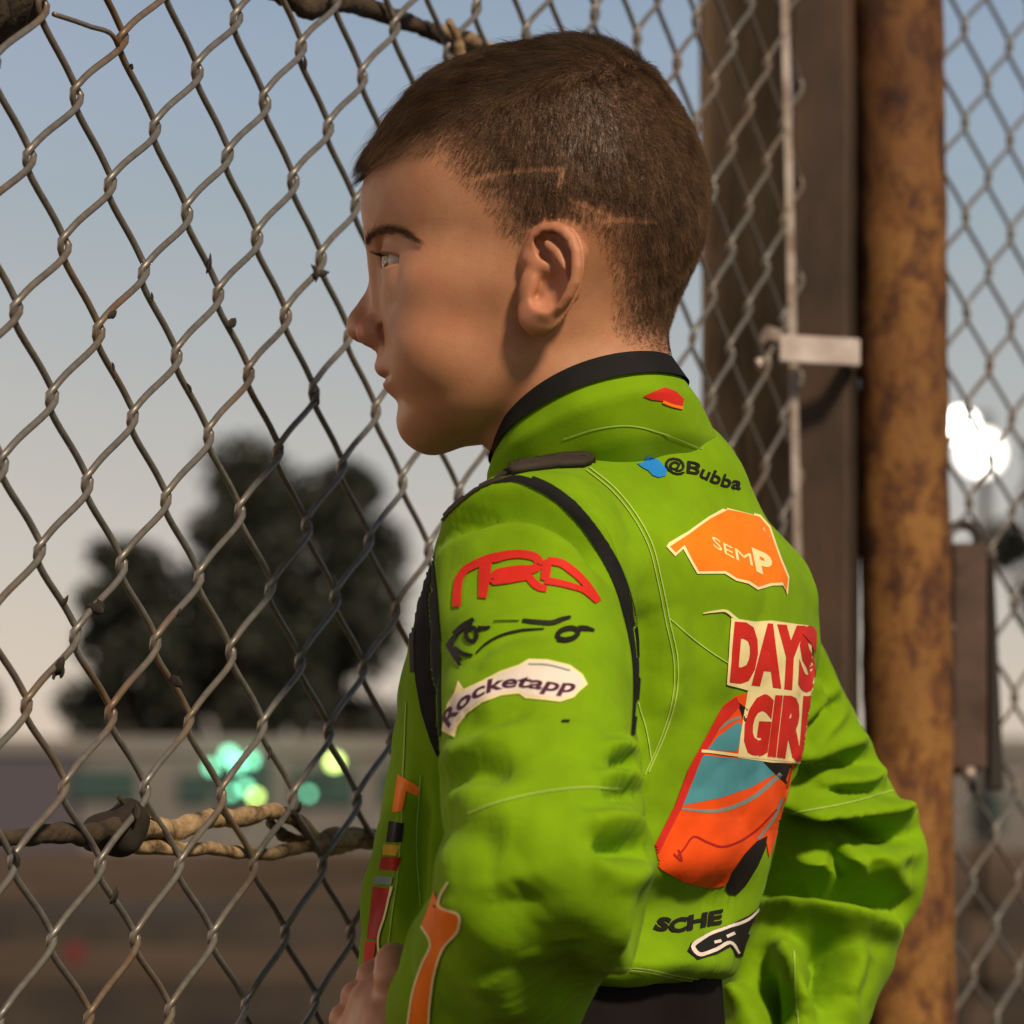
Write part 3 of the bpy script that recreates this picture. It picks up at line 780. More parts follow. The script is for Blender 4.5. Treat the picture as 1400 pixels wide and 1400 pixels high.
def side_px(q):
    """photograph pixel of a head-space point, folded onto the boy's left side"""
    q = q.copy(); q[:, 1] = np.abs(q[:, 1])
    return pix(toW(q))
def skin_mat():
    m = mat('skin', (.47, .25, .155), .46, .4)
    b = bsdf(m)
    def at(n):
        a = node(m, 'ShaderNodeAttribute'); a.attribute_name = n; return a.outputs['Fac']
    def mixc(fac, a, bcol, blend='MIX'):
        x = node(m, 'ShaderNodeMix', data_type='RGBA', blend_type=blend)
        link(m, fac, x.inputs[0]); link(m, a, x.inputs[6])
        if isinstance(bcol, tuple): x.inputs[7].default_value = (*bcol, 1)
        else: link(m, bcol, x.inputs[7])
        return x.outputs[2]
    vec = coords(m)
    c = ramp(m, noise(m, 38, 5, .6, vec), [(.30, (.400, .186, .094)), (.52, (.455, .220, .116)), (.72, (.500, .256, .144))]).outputs[0]
    c = mixc(ramp(m, noise(m, 75, 4, .7, vec), [(.48, (0, 0, 0)), (.72, (.40, .40, .40))]).outputs[0], c, (.47, .165, .105))
    c = mixc(at('red'), c, (.46, .150, .095))
    c = mixc(at('lip'), c, (.42, .135, .105))
    fr = noise(m, 420, 2, .5, vec); fr = ramp(m, fr, [(.64, (0, 0, 0)), (.72, (.45, .45, .45))]).outputs[0]
    c = mixc(fr, c, (.36, .165, .085))
    st = noise(m, 900, 2, .5, vec); stc = ramp(m, st, [(.38, (.050, .026, .015)), (.62, (.19, .105, .062))]).outputs[0]
    c = mixc(at('scalp'), c, stc)
    link(m, c, b.inputs['Base Color'])
    b.inputs['Subsurface Weight'].default_value = .22
    b.inputs['Subsurface Radius'].default_value = (1.0, .35, .18); b.inputs['Subsurface Scale'].default_value = .0045
    rr = ramp(m, noise(m, 60, 3, .6, vec), [(.3, (.40, .40, .40)), (.7, (.56, .56, .56))]); link(m, rr.outputs[0], b.inputs['Roughness'])
    bump(m, noise(m, 1100, 4, .7, vec), .28, .0007)
    return m
if want('head') or want('hand'):
    skin = skin_mat()
    boy = empty('person', (float(HO[0]), float(HO[1]), 0))
    tag(boy, 'boy in a bright green racing suit, hands on hips, gazing through the fence', 'person')
if want('head'):
    hv, hf = mesh_sdf(head_sdf, V(-.115, -.085, -.15), V(.105, .10, .125), .0018)
    hv, hf = subdivide(hv, hf)
    hv = project(head_sdf, hv, 2)
    head = mesh_obj('head', toW(hv), hf, skin); reparent(head, boy)
    px = side_px(hv); X, Y = px[:, 0], px[:, 1]
    al = np.abs(hv[:, 1])
    inh = inpoly(X, Y, HAIRPOLY)
    dl_ = np.minimum(polydist(X, Y, HAIRLINE), polydist(X, Y, HAIRBACK))
    sc = np.where(inh, np.clip(dl_ / 60, 0, 1) ** .8, 0)
    dc = np.min([polydist(X, Y, c) for c in CUTS], 0)
    sc *= np.clip((dc - 1) / 4, .30, 1)
    ear_d = ear_sdf(hv * V(1, 1, 1)); ear_m = np.clip(1 - np.abs(ear_sdf(np.column_stack([hv[:, 0], al, hv[:, 2]]))) / .0015, 0, 1)
    sc *= (1 - ear_m)
    vattr(head, 'scalp', sc)
    lipu = np.interp(hv[:, 2], sorted([H(514, 492, 0)[2], H(514, 504, 0)[2], H(530, 530, 0)[2], H(540, 545, 0)[2]]), [0, 1, 1, 0], 0, 0)
    vattr(head, 'lip', .75 * lipu * np.clip(1.6 - al / .014, 0, 1) * (hv[:, 0] > .06))
    red = .22 * np.exp(-(((X - 600) / 60) ** 2 + ((Y - 450) / 45) ** 2)) + .30 * ear_m + .45 * np.exp(-(((X - 490) / 18) ** 2 + ((Y - 448) / 22) ** 2))
    vattr(head, 'red', np.clip(red, 0, 1))
    # eyeballs
    em = mat('eye', (.8, .78, .75), .12, .35)
    tc = node(em, 'ShaderNodeTexCoord'); sx = node(em, 'ShaderNodeSeparateXYZ'); link(em, tc.outputs['Object'], sx.inputs[0])
    r = ramp(em, sx.outputs['X'], [(0, (.62, .56, .52)), (1, (1, 1, 1))]); r.color_ramp.interpolation = 'LINEAR'
    e = r.color_ramp.elements
    mr_ = node(em, 'ShaderNodeMapRange'); mr_.inputs['From Min'].default_value = .0085; mr_.inputs['From Max'].default_value = .0119
    link(em, sx.outputs['X'], mr_.inputs['Value'])
    r = ramp(em, mr_.outputs[0], [(0, (.50, .43, .39)), (.50, (.48, .41, .37)), (.56, (.04, .032, .022)), (.64, (.15, .12, .07)), (.86, (.19, .15, .085)), (.92, (.008, .007, .006)), (1, (.005, .004, .004))])
    link(em, r.outputs[0], bsdf(em).inputs['Base Color'])
    for s in (1, -1):
        bm = bmesh.new(); bmesh.ops.create_uvsphere(bm, u_segments=48, v_segments=32, radius=.0119)
        for v_ in bm.verts:
            v_.co = Vector((v_.co.z, v_.co.x, v_.co.y))
        me = bpy.data.meshes.new('eyeball'); bm.to_mesh(me); bm.free(); me.materials.append(em)
        for pl in me.polygons: pl.use_smooth = True
        o = bpy.data.objects.new('eyeball', me); C.objects.link(o)
        o.location = toW(EYEC * V(1, s, 1)); o.rotation_euler = (0, -math.radians(3), math.atan2(HF[1], HF[0]) + math.radians(29))
        reparent(o, boy)
def hair_mat(name, c1, c2, rough=.55):
    m = mat(name, c1, rough, .18)
    hi = node(m, 'ShaderNodeHairInfo')
    r = ramp(m, hi.outputs['Random'], [(0, c1), (1, c2)])
    at = node(m, 'ShaderNodeAttribute'); at.attribute_name = 'tone'
    mx = node(m, 'ShaderNodeVectorMath', operation='SCALE'); link(m, r.outputs[0], mx.inputs[0]); link(m, at.outputs['Fac'], mx.inputs['Scale'])
    link(m, mx.outputs[0], bsdf(m).inputs['Base Color'])
    return m
def hair_obj(name, strands, width, m, taper=.25, tone=None):
    """strands: list of (k,3) arrays"""
    cu = bpy.data.hair_curves.new(name)
    sizes = [len(s) for s in strands]
    cu.add_curves(sizes)
    pos = np.concatenate(strands).astype(np.float32)
    cu.attributes['position'].data.foreach_set('vector', pos.ravel()) if 'position' in cu.attributes else cu.position_data.foreach_set('vector', pos.ravel())
    rad = np.concatenate([np.linspace(1, taper, k) for k in sizes]).astype(np.float32) * width * .5
    a = cu.attributes.get('radius') or cu.attributes.new('radius', 'FLOAT', 'POINT')
    a.data.foreach_set('value', rad)
    tn = cu.attributes.new('tone', 'FLOAT', 'CURVE'); tn.data.foreach_set('value', np.asarray(tone if tone is not None else np.ones(len(strands)), np.float32))
    cu.materials.append(m)
    o = bpy.data.objects.new(name, cu); C.objects.link(o)
    return o
if want('hair') and want('head'):
    r = np.random.default_rng(21)
    a, b, c, d_ = (hv[hf[:, k]] for k in range(4))
    area = np.linalg.norm(np.cross(c - a, d_ - b), axis=1) / 2
    cx = (a + b + c + d_) / 4
    pxc = side_px(cx)
    ok = inpoly(pxc[:, 0], pxc[:, 1], HAIRPOLY) & (cx[:, 2] > -.07)
    ok &= np.abs(ear_sdf(np.column_stack([cx[:, 0], np.abs(cx[:, 1]), cx[:, 2]]))) > .0012
    idx = np.where(ok)[0]
    NS = 130000
    pick = r.choice(idx, NS, p=area[idx] / area[idx].sum())
    u1, u2 = r.random((2, NS, 1))
    root = (a[pick] * (1 - u1) + b[pick] * u1) * (1 - u2) + (d_[pick] * (1 - u1) + c[pick] * u1) * u2
    nr = sdf_grad(lambda q: head_sdf(q, False, False), root, 1e-3); nr /= np.linalg.norm(nr, axis=1)[:, None]
    pp = side_px(root); X, Y = pp[:, 0], pp[:, 1]
    top_y = np.interp(X, [q[0] for q in TOPLINE], [q[1] for q in TOPLINE])
    tp = np.clip((top_y - Y + 14) / 46, 0, 1); tp = tp * tp * (3 - 2 * tp)           # 1 on the long top
    edge = np.minimum(polydist(X, Y, HAIRLINE), polydist(X, Y, HAIRBACK))
    fade = np.clip(edge / 70, 0, 1)
    front = np.clip((root[:, 0] - .045) / .03, 0, 1)
    fr_edge = np.clip((root[:, 0] - .030) / .02, 0, 1) * np.clip((260 - Y) / 20, 0, 1)
    L = (.0042 * (.13 + .87 * fade)) * (1 - tp) + tp * (.0165 + .0050 * front)
    L = np.maximum(L, fr_edge * .010)
    L *= r.uniform(.72, 1.12, NS)
    dcut = np.min([polydist(X, Y, q) for q in CUTS], 0)
    keep = (dcut > 2.9 + r.uniform(-1., 1.4, NS)) | (r.random(NS) < .20)
    lower = np.clip((Y - 300) / 110, 0, 1) * (X > 800)
    keep &= r.random(NS) < np.where(tp > .5, .66 + .34 * np.clip((640 - X) / 40, 0, 1), .14 + .86 * fade ** .8)
    # growth direction
    f_, l_ = root[:, 0], root[:, 1]
    sd = np.sign(l_)[:, None]
    dtop = V(1.0, 0.30, -.05) + sd * 0 * V(0, 1, 0)
    dside = np.array([-.30, 0, -1.0]) + np.zeros((NS, 3))
    dside[:, 0] += np.where(X < 700, .75, 0) * np.clip((700 - X) / 80, 0, 1)
    dirn = dtop * tp[:, None] + dside * (1 - tp)[:, None]
    swirl = vnoise(root, 120, 5)[:, None] * V(.15, .45, .1) + vnoise(root, 330, 6)[:, None] * V(.25, .75, .25) + vnoise(root, 700, 16)[:, None] * V(.2, .5, .2)
    dirn = dirn + swirl * (.35 + .65 * tp)[:, None] + r.normal(size=(NS, 3)) * .16
    dirn -= (dirn * nr).sum(1)[:, None] * nr
    dirn /= np.maximum(np.linalg.norm(dirn, axis=1), 1e-6)[:, None]
    lift = (.62 * (1 - tp) + (.44 + .16 * vnoise(root, 420, 9)) * tp + .05 * r.normal(size=NS))
    lift = lift * (1 - .35 * tp * np.clip((760 - X) / 120, 0, 1)) + .55 * tp * np.clip((560 - X) / 50, 0, 1)
    stray = r.random(NS) < .035; lift = lift + np.where(stray & (tp > .4), r.uniform(.1, .5, NS), 0)
    K = 6
    tt = np.linspace(0, 1, K)
    strands = []
    pts = np.empty((NS, K, 3))
    for k, t in enumerate(tt):
        up = lift * (t - .50 * tp * t * t)
        pts[:, k] = root + L[:, None] * (dirn * (t * (1 - .12 * t))[..., None] + nr * up[:, None])
        pts[:, k, 2] -= L * tp * (.10 + .55 * front) * t * t
    pts[:, :, :] += (r.normal(size=(NS, 1, 3)) * .0004) * tt[None, :, None] ** 2
    # keep strands out of the skull
    flat = pts[:, 1:].reshape(-1, 3); dd = head_sdf(flat, False, False); bad = dd < .0005
    g = sdf_grad(lambda q: head_sdf(q, False, False), flat[bad], 1e-3); g /= np.maximum(np.linalg.norm(g, axis=1), 1e-6)[:, None]
    flat[bad] += g * (.0009 - dd[bad])[:, None]; pts[:, 1:] = flat.reshape(NS, K - 1, 3)
    W_ = toW(pts[keep])
    hm = hair_mat('hair', (.040, .0215, .0105), (.140, .078, .040))
    ho = hair_obj('hair', list(W_), .00013, hm, tone=((1.0 - .52 * tp) * np.clip(1 + .40 * vnoise(root, 520, 41) + .25 * vnoise(root, 1100, 42), .45, 1.7))[keep]); reparent(ho, boy)
    # eyebrows and lashes
    BR = [(501,331),(509,320),(524,313),(546,313),(574,328)]
    bc = spline(BR, 60); st = []; HB = None
    hb = BVHTree.FromPolygons([tuple(q) for q in toW(hv).tolist()], [tuple(q) for q in hf.tolist()])
    for _ in range(620):
        i = int(r.integers(0, 56)); x, y = bc[i]; tx, ty = bc[i + 3] - bc[i]
        wd = 4.6 * (1 - .65 * (i / 60) ** 1.5)
        y2 = y + r.normal() * wd * .8 + 1.5
        loc, n_, _, _ = hb.ray_cast(Vector(CAM), Vector(P(x, y2, 1) - CAM).normalized())
        if loc is None: continue
        ang = r.normal() * .22 + (-.20 * (1 - i / 60))
        dx, dy = tx * math.cos(ang) - ty * math.sin(ang), tx * math.sin(ang) + ty * math.cos(ang)
        q1, n1, _, _ = hb.ray_cast(Vector(CAM), Vector(P(x + dx * 3.2, y2 + dy * 3.2, 1) - CAM).normalized())
        if q1 is None or (q1 - loc).length > .02: continue
        ln = r.uniform(.0045, .0075)
        d3 = (q1 - loc).normalized()
        st.append(np.array([loc + n_ * .0001, loc + d3 * ln * .5 + n_ * .0011, loc + d3 * ln + n_ * .0010]))
    for s in list(st):                                   # the other brow
        q = (s - HO) @ HM.T; q[:, 1] *= -1; st.append(toW(q))
    bm_ = hair_mat('brow_hair', (.060, .031, .017), (.130, .070, .038))
    reparent(hair_obj('eyebrows', st, .00014, bm_, .4), boy)
    st = []
    for s in (1, -1):
        for i in range(90):
            t = i / 89; la = 1.15 - 1.95 * t                       # angle round the eyeball
            base = EYEC * V(1, s, 1) + .0131 * V(math.cos(la) * .95, s * math.sin(la), .34 * math.cos(la * .85) - .01)
            o_ = V(math.cos(la), s * math.sin(la), .05); ln = .0055 * (.6 + .4 * math.sin(t * 3.1)) * r.uniform(.8, 1.1)
            st.append(toW(np.array([base, base + o_ * ln * .5 + V(0, 0, -.0003), base + o_ * ln + V(0, 0, .0010)])))
    reparent(hair_obj('eyelashes', st, .00022, bm_, .3), boy)
# ------------------------------------------------------------------ the racing jacket
TY = math.radians(30.0)
TF = V(-math.cos(TY), math.sin(TY), 0)                  # where the chest faces
TR = V(math.sin(TY), math.cos(TY), 0)                   # the boy's right
SHL, SHR = P(724, 778, 1.785), P(975, 856, 2.01)       # shoulder joints
ELL, WRL = P(746, 1205, 1.632), P(612, 1455, 1.770)       # left elbow, wrist
ELR, WRR = P(1148, 1182, 2.09), P(1062, 1450, 2.02)     # right elbow, wrist
_ax = [(848, 655, 1.905), (856, 770, 1.90), (848, 870, 1.90), (825, 1000, 1.90), (784, 1180, 1.90), (752, 1345, 1.90), (745, 1460, 1.90)]
_axp = np.array([P(*q) for q in _ax]); _az = _axp[:, 2]
def torso_sdf(p):
    z = p[..., 2]
    cx = spl(z, _az, _axp[:, 0]); cy = spl(z, _az, _axp[:, 1])
    a = spl(z, _az, [.045, .082, .0885, .0905, .0910, .0880, .086])      # half depth
    b = spl(z, _az, [.060, .118, .132, .130, .122, .112, .112])          # half width
    dx, dy = p[..., 0] - cx, p[..., 1] - cy
    qf = dx * TF[0] + dy * TF[1]; qr = dx * TR[0] + dy * TR[1]
    n = 2.3
    d = ((np.abs(qf / a) ** n + np.abs(qr / b) ** n + 1e-9) ** (1 / n) - 1) * .085
    zt, zb = P(848, 640, 1.905)[2], P(752, 1347, 1.90)[2]
    d = smax(d, (z - zt + .01) * .9, .03)
    return d
def arm(p, a, b, c, r):
    d = cap(p, a, b, r[0], r[1])
    return smin(d, cap(p, b, c, r[1], r[2]), .012)
def jacket_sdf(p):
    d = torso_sdf(p)
    hem = P(900, 1345, 1.8)[2]
    # yoke between the shoulders and the collar
    nb = P(850, 625, 1.895)
    for s in (SHL, SHR):
        d = smin(d, cap(p, s * .85 + nb * .15 + V(0, 0, .000), nb + V(0, 0, -.047), .042, .050), .03)
    d = smin(d, ell(p, P(872, 684, 1.900), V(.056, .066, .045)), .03)
    d = smax(d, hem - p[..., 2], .008)
    la = arm(p, SHL, ELL, WRL, [.0470, .0450, .040])
    d = smin(d, la, .012)
    ra = arm(p, SHR, ELR, WRR, [.0470, .0460, .040])
    d = smin(d, ra, .012)
    return d

# folds drawn where the photograph shows them: (polyline, height, half width) in metres
FOLDS = [
 ([(600,738),(629,717),(663,706),(697,701),(738,710),(777,731),(807,758),(830,786)], -.0075, .0070),
 ([(615,700),(660,680),(710,672),(760,692),(805,730),(835,775)], .0040, .0080),
 ([(620,770),(680,745),(740,748),(800,790)], .0025, .0100),
 ([(640,905),(680,878),(730,864),(780,868)], -.0022, .0070),
 ([(620,980),(660,985),(700,970),(722,978)], -.0028, .0075),
 ([(600,1042),(660,1022),(722,988)], .0034, .0070),
 ([(606,1062),(660,1052),(695,1060)], -.0036, .0065),
 ([(690,1060),(640,1040),(600,1090)], -.0020, .0080),
 ([(838,1042),(872,1040)], -.0065, .0042), ([(830,1024),(875,1022)], .0030, .0040),
 ([(826,1082),(872,1086)], -.0060, .0045), ([(820,1063),(875,1063)], .0030, .0040),
 ([(812,1150),(838,1160),(882,1158)], -.0110, .0060), ([(800,1132),(850,1128),(884,1142)], .0050, .0065),
 ([(800,1180),(840,1185),(880,1180)], .0030, .0070),
 ([(700,1200),(715,1270),(745,1335),(770,1390)], -.0090, .0200),
 ([(600,1110),(640,1135),(690,1150)], -.0030, .0110),
 ([(600,1090),(660,1105),(720,1130)], .0020, .0080),
 ([(835,1190),(852,1240),(838,1300)], .0040, .0110),
 ([(780,1300),(800,1335),(790,1380)], -.0060, .0110),
 ([(660,1330),(690,1370),(700,1400)], .0035, .0120),
 ([(1095,1012),(1125,984),(1151,956)], -.0050, .0040),
 ([(1112,905),(1130,930),(1135,960)], -.0030, .0060),
 ([(1078,1062),(1110,1060),(1151,1049),(1191,1038),(1226,1031)], -.0100, .0058),
 ([(1110,1075),(1161,1066),(1232,1052)], .0045, .0055),
 ([(1078,1082),(1120,1082),(1170,1080)], -.0060, .0045),
 ([(1079,1092),(1151,1104),(1210,1108),(1256,1113)], .0065, .0062),
 ([(1070,1127),(1110,1130),(1151,1135),(1217,1141),(1254,1136)], -.0130, .0065),
 ([(1150,1152),(1160,1178),(1175,1205)], .0055, .0045), ([(1138,1155),(1143,1178),(1153,1200)], -.0055, .0034),
 ([(1090,1150),(1112,1170),(1130,1190)], .0040, .0060),
 ([(1170,1160),(1205,1170),(1240,1160)], .0040, .0080), ([(1190,1180),(1220,1205),(1240,1220)], .0040, .0065),
 ([(1045,1203),(1080,1212),(1118,1224),(1184,1231),(1240,1247)], -.0130, .0085),
 ([(1060,1238),(1118,1257),(1184,1254),(1246,1266)], .0070, .0070),
 ([(1096,1295),(1128,1300),(1130,1330),(1118,1372)], -.0100, .0110),
 ([(1074,1280),(1079,1334),(1095,1393)], .0070, .0070), ([(1162,1296),(1158,1330),(1148,1360)], .0055, .0070),
 ([(1038,1325),(1052,1367),(1060,1400)], -.0120, .0100), ([(1010,1350),(1030,1375),(1040,1400)], .0060, .0070),
 ([(893,823),(882,909),(874,973),(880,1020)], -.0045, .0085),
 ([(915,830),(925,900),(910,980)], .0025, .0100),
 ([(845,1275),(900,1248),(960,1240),(1015,1232)], -.0085, .0140),
 ([(840,1318),(900,1312),(990,1322)], .0040, .0060),
 ([(560,1060),(556,1150),(545,1250)], .0030, .0060), ([(575,1080),(570,1180),(560,1280)], -.0040, .0050),
]
def apply_folds(v, nrm, bvh):
    disp = np.zeros(len(v))
    for poly, amp, wd in FOLDS:
        n = max(6, int(sum(math.dist(poly[i], poly[i+1]) for i in range(len(poly)-1)) / 6))
        c = spline(poly, n); hit = []
        for x, y in c:
            r = Vector(P(x, y, 1.0) - CAM).normalized()
            loc, nn, idx, dist = bvh.ray_cast(Vector(CAM), r)
            if loc is not None: hit.append(np.array(loc))
        if len(hit) < 3: continue
        h = np.array(hit); lo, hi = h.min(0) - 3 * wd, h.max(0) + 3 * wd
        m = np.where(((v > lo) & (v < hi)).all(1))[0]
        if not len(m): continue
        d2 = np.full(len(m), 1e9); tt = np.zeros(len(m))
        for i in range(len(h)):
            e = ((v[m] - h[i]) ** 2).sum(1); b = e < d2
            d2[b] = e[b]; tt[b] = i / (len(h) - 1)
        end = np.clip(np.minimum(tt, 1 - tt) / .18, 0, 1) * .75 + .25
        g = np.exp(-d2 / wd ** 2) - .28 * np.exp(-(np.sqrt(d2) - 1.9 * wd) ** 2 / (wd * .9) ** 2)
        disp[m] += amp * (1.9 if poly[0][0] > 1005 else 1.25) * end * g
    return disp
def vnormals(v, f):
    n = np.cross(v[f[:, 2]] - v[f[:, 0]], v[f[:, 3]] - v[f[:, 1]])
    o = np.zeros_like(v)
    for k in range(4): np.add.at(o, f[:, k], n)
    return o / np.maximum(np.linalg.norm(o, axis=1), 1e-12)[:, None]
def make_bvh(v, f): return BVHTree.FromPolygons([tuple(q) for q in v.tolist()], [tuple(q) for q in f.tolist()])
def smooth_field(d, f, nv, it):
    e = np.concatenate([f[:, [0, 1]], f[:, [1, 2]], f[:, [2, 3]], f[:, [3, 0]]])
    cnt = np.bincount(e[:, 0], minlength=nv) + np.bincount(e[:, 1], minlength=nv)
    for _ in range(it):
        s = np.bincount(e[:, 0], d[e[:, 1]], nv) + np.bincount(e[:, 1], d[e[:, 0]], nv)
        d = .5 * d + .5 * s / np.maximum(cnt, 1)
    return d
def cloth(name, col, rough=.85, weave=.10, var=.12, sheen=.0):
    m = mat(name, col, rough, .10)
    vec = coords(m)
    lo = tuple(c * (1 - var) for c in col); hi = tuple(c * (1 + var) for c in col)
    lay(m, lo, hi, 22, .35, .65, vec=vec, detail=5)
    b = bsdf(m); b.inputs['Sheen Weight'].default_value = sheen; b.inputs['Sheen Roughness'].default_value = .5
    bump(m, noise(m, 520, 4, .75, vec), weave * 1.6, .0008)
    return m
if want('jacket'):
    jv, jf = mesh_sdf(jacket_sdf, V(-.13, 1.55, .74), V(.27, 2.2, 1.10), .0036)
    jv, jf = subdivide(jv, jf); jv = project(jacket_sdf, jv, 1)
    bv0 = make_bvh(jv, jf)
    jn = vnormals(jv, jf)
    dsp = apply_folds(jv, jn, bv0)
    dsp += .0011 * vnoise(jv, 70, 3) + .0005 * vnoise(jv, 150, 4) + .0016 * (np.abs(vnoise(jv * V(1, 1, 1.6), 75, 13)) - .4) + .0006 * np.abs(vnoise(jv, 190, 14))
    dsp = smooth_field(dsp, jf, len(jv), 2)
    jv = jv + jn * dsp[:, None]
    JB = make_bvh(jv, jf)
    green = cloth('green_cloth', (.165, .315, .0035), sheen=.02)
    jo = mesh_obj('jacket', jv, jf, green); reparent(jo, boy)
    black = cloth('black_cloth', (.012, .012, .013), .8, .1, .2)
    stitch = cloth('pale_stitch', (.36, .52, .10), .8)
    # stand-up collar
    def collar_pt(s, th, off=0.0):
        cen = np.array([P(832, 705, 1.890), P(824, 652, 1.878), P(812, 603, 1.862), P(799, 551, 1.853)])
        A, B, TL = [.050, .0590, .0530, .0425], [.054, .0650, .0605, .0490], [-.014, -.018, -.021, -.0225]
        g = lambda q: np.interp(s, [0, .34, .62, 1], q)
        c = np.array([g(cen[:, k]) for k in range(3)])
        yw = math.radians(21); Fd = V(-math.cos(yw), math.sin(yw), 0); Sd = V(-math.sin(yw), -math.cos(yw), 0)
        ca, sa = math.cos(th), math.sin(th)
        rz = g(TL) * ca + .0065 * s * sa * sa + .0015 * math.sin(3 * th + 1) * (1 - s)
        wr = .0012 * math.sin(9 * th + 5 * s) * (1 - s)
        return c + (g(A) + off + wr) * ca * Fd + (g(B) + off + wr) * sa * Sd + V(0, 0, rz)
    nth, ns = 120, 22
    def ring_mesh(s0, s1, off, thick, nseg):
        v = []; f = []
        prof = [(s0 + (s1 - s0) * i / nseg, off) for i in range(nseg + 1)]
        prof += [(s1 + .03, off - thick * .5)] + [(s1 + (s0 - s1) * i / nseg, off - thick) for i in range(nseg + 1)]
        m_ = len(prof)
        for j in range(nth):
            th = 2 * math.pi * j / nth
            for s, o_ in prof: v.append(collar_pt(s, th, o_))
        for j in range(nth):
            k = (j + 1) % nth
            for i in range(m_ - 1): f.append((j * m_ + i, k * m_ + i, k * m_ + i + 1, j * m_ + i + 1))
        return np.array(v), np.array(f)
    cv, cf = ring_mesh(0, .90, 0, .003, ns)
    co = mesh_obj('collar', cv, cf, green); co.parent = jo
    bvx, bfx = ring_mesh(.80, 1.0, .0022, .0060, 6)
    mesh_obj('collar_trim', bvx, bfx, black, jo)
    CB = make_bvh(np.concatenate([jv, cv, bvx]), np.concatenate([jf, cf + len(jv), bfx + len(jv) + len(cv)]))
    for o_ in (co,):
        pass

    # --- print, stitching and trim laid on the cloth (drawn in photograph pixels, draped on the surface)
    def drape2d(v2, tris, bvh=None, off=.0005, maxe=4.2, jump=.02, ymax=9.0):
        """flat pixel-space mesh -> mesh lying on the garment"""
        bvh = bvh or CB
        bm = bmesh.new(); vs = [bm.verts.new((q[0], q[1], 0)) for q in v2]
        for t in tris:
            try: bm.faces.new([vs[k] for k in t])
            except ValueError: pass
        bmesh.ops.triangulate(bm, faces=bm.faces[:])
        for _ in range(7):
            es = [e for e in bm.edges if e.calc_length() > maxe]
            if not es: break
            bmesh.ops.subdivide_edges(bm, edges=es, cuts=1); bmesh.ops.triangulate(bm, faces=[f for f in bm.faces if len(f.verts) > 3])
        bm.verts.ensure_lookup_table(); bm.verts.index_update()
        pos = []; good = []
        for v_ in bm.verts:
            loc, n_, i_, d_ = bvh.ray_cast(Vector(CAM), Vector(P(v_.co.x, v_.co.y, 1.0) - CAM).normalized())
            if loc is None: pos.append((0, 0, 0)); good.append(False); continue
            if n_.dot(loc - Vector(CAM)) > 0: n_ = -n_
            pos.append(loc + n_ * (off * .8 + .00015)); good.append(True)
        if ymax < 9:
            td = torso_sdf(np.array([tuple(q) for q in pos])); good = [a_ and b_ < .012 for a_, b_ in zip(good, td)]
        faces = []
        for f_ in bm.faces:
            ids = [v_.index for v_ in f_.verts]
            if not all(good[k] for k in ids): continue
            p_ = [Vector(pos[k]) for k in ids]
            if max((p_[0] - p_[1]).length, (p_[1] - p_[2]).length, (p_[2] - p_[0]).length) > jump: continue
            faces.append(ids)
        bm.free()
        used = sorted({k for f_ in faces for k in f_}); mp = {k: i for i, k in enumerate(used)}
        return [pos[k] for k in used], [[mp[k] for k in f_] for f_ in faces]
    BACK = ('back_', 'word_', 'car_', 'hem_')
    def put(name, v2, tris, m, off=.0007, parent=None, **kw):
        if name.startswith(BACK): kw['ymax'] = 2.0
        v, f = drape2d(v2, tris, None, off, **kw)
        if not f: return None
        par = list(range(len(v)))                        # every connected piece of print is a piece of its own
        def find(a):
            while par[a] != a: par[a] = par[par[a]]; a = par[a]
            return a
        for t in f:
            r0 = find(t[0])
            for k in t[1:]: par[find(k)] = r0
        groups = {}
        for t in f: groups.setdefault(find(t[0]), []).append(t)
        for g_ in groups.values():
            if len(g_) < 6: continue
            used = sorted({k for t in g_ for k in t}); mp = {k: i for i, k in enumerate(used)}
            o = mesh_obj(name, [v[k] for k in used], [[mp[k] for k in t] for t in g_], m); o.parent = jo
        return None
    def poly_tris(poly):
        from mathutils.geometry import tessellate_polygon
        return tessellate_polygon([[Vector((x, y, 0)) for x, y in poly]])
    def pprint(name, poly, m, off=.0007, **kw): return put(name, poly, poly_tris(poly), m, off, **kw)
    def stroke(poly, wd, closed=False):
        """pixel ribbon along a polyline; wd scalar or list"""
        n = max(4, int(sum(math.dist(poly[i], poly[i+1]) for i in range(len(poly)-1)) / 4))
        c = spline(poly, n) if not closed else np.array(poly + [poly[0]], float)
        n = len(c); wd = np.interp(np.linspace(0, 1, n), np.linspace(0, 1, len(wd)), wd) if isinstance(wd, (list, tuple)) else np.full(n, wd)
        T = np.gradient(c, axis=0); T /= np.maximum(np.linalg.norm(T, axis=1), 1e-9)[:, None]; N = np.stack([-T[:, 1], T[:, 0]], 1)
        v = np.concatenate([c + N * wd[:, None] / 2, c - N * wd[:, None] / 2])
        return v.tolist(), [(i, i + 1, n + i + 1, n + i) for i in range(n - 1)]
    def strokes(name, lst, m, off=.0009, **kw):
        V2 = []; T2 = []
        for poly, wd in lst:
            v, t = stroke(poly, wd); b0 = len(V2); V2 += v; T2 += [tuple(k + b0 for k in q) for q in t]
        return put(name, V2, T2, m, off, **kw)
    def ellipse(cx, cy, rx, ry, rot=0, n=28):
        return [(cx + rx * math.cos(a) * math.cos(rot) - ry * math.sin(a) * math.sin(rot), cy + rx * math.cos(a) * math.sin(rot) + ry * math.sin(a) * math.cos(rot)) for a in np.linspace(0, 2 * math.pi, n)]
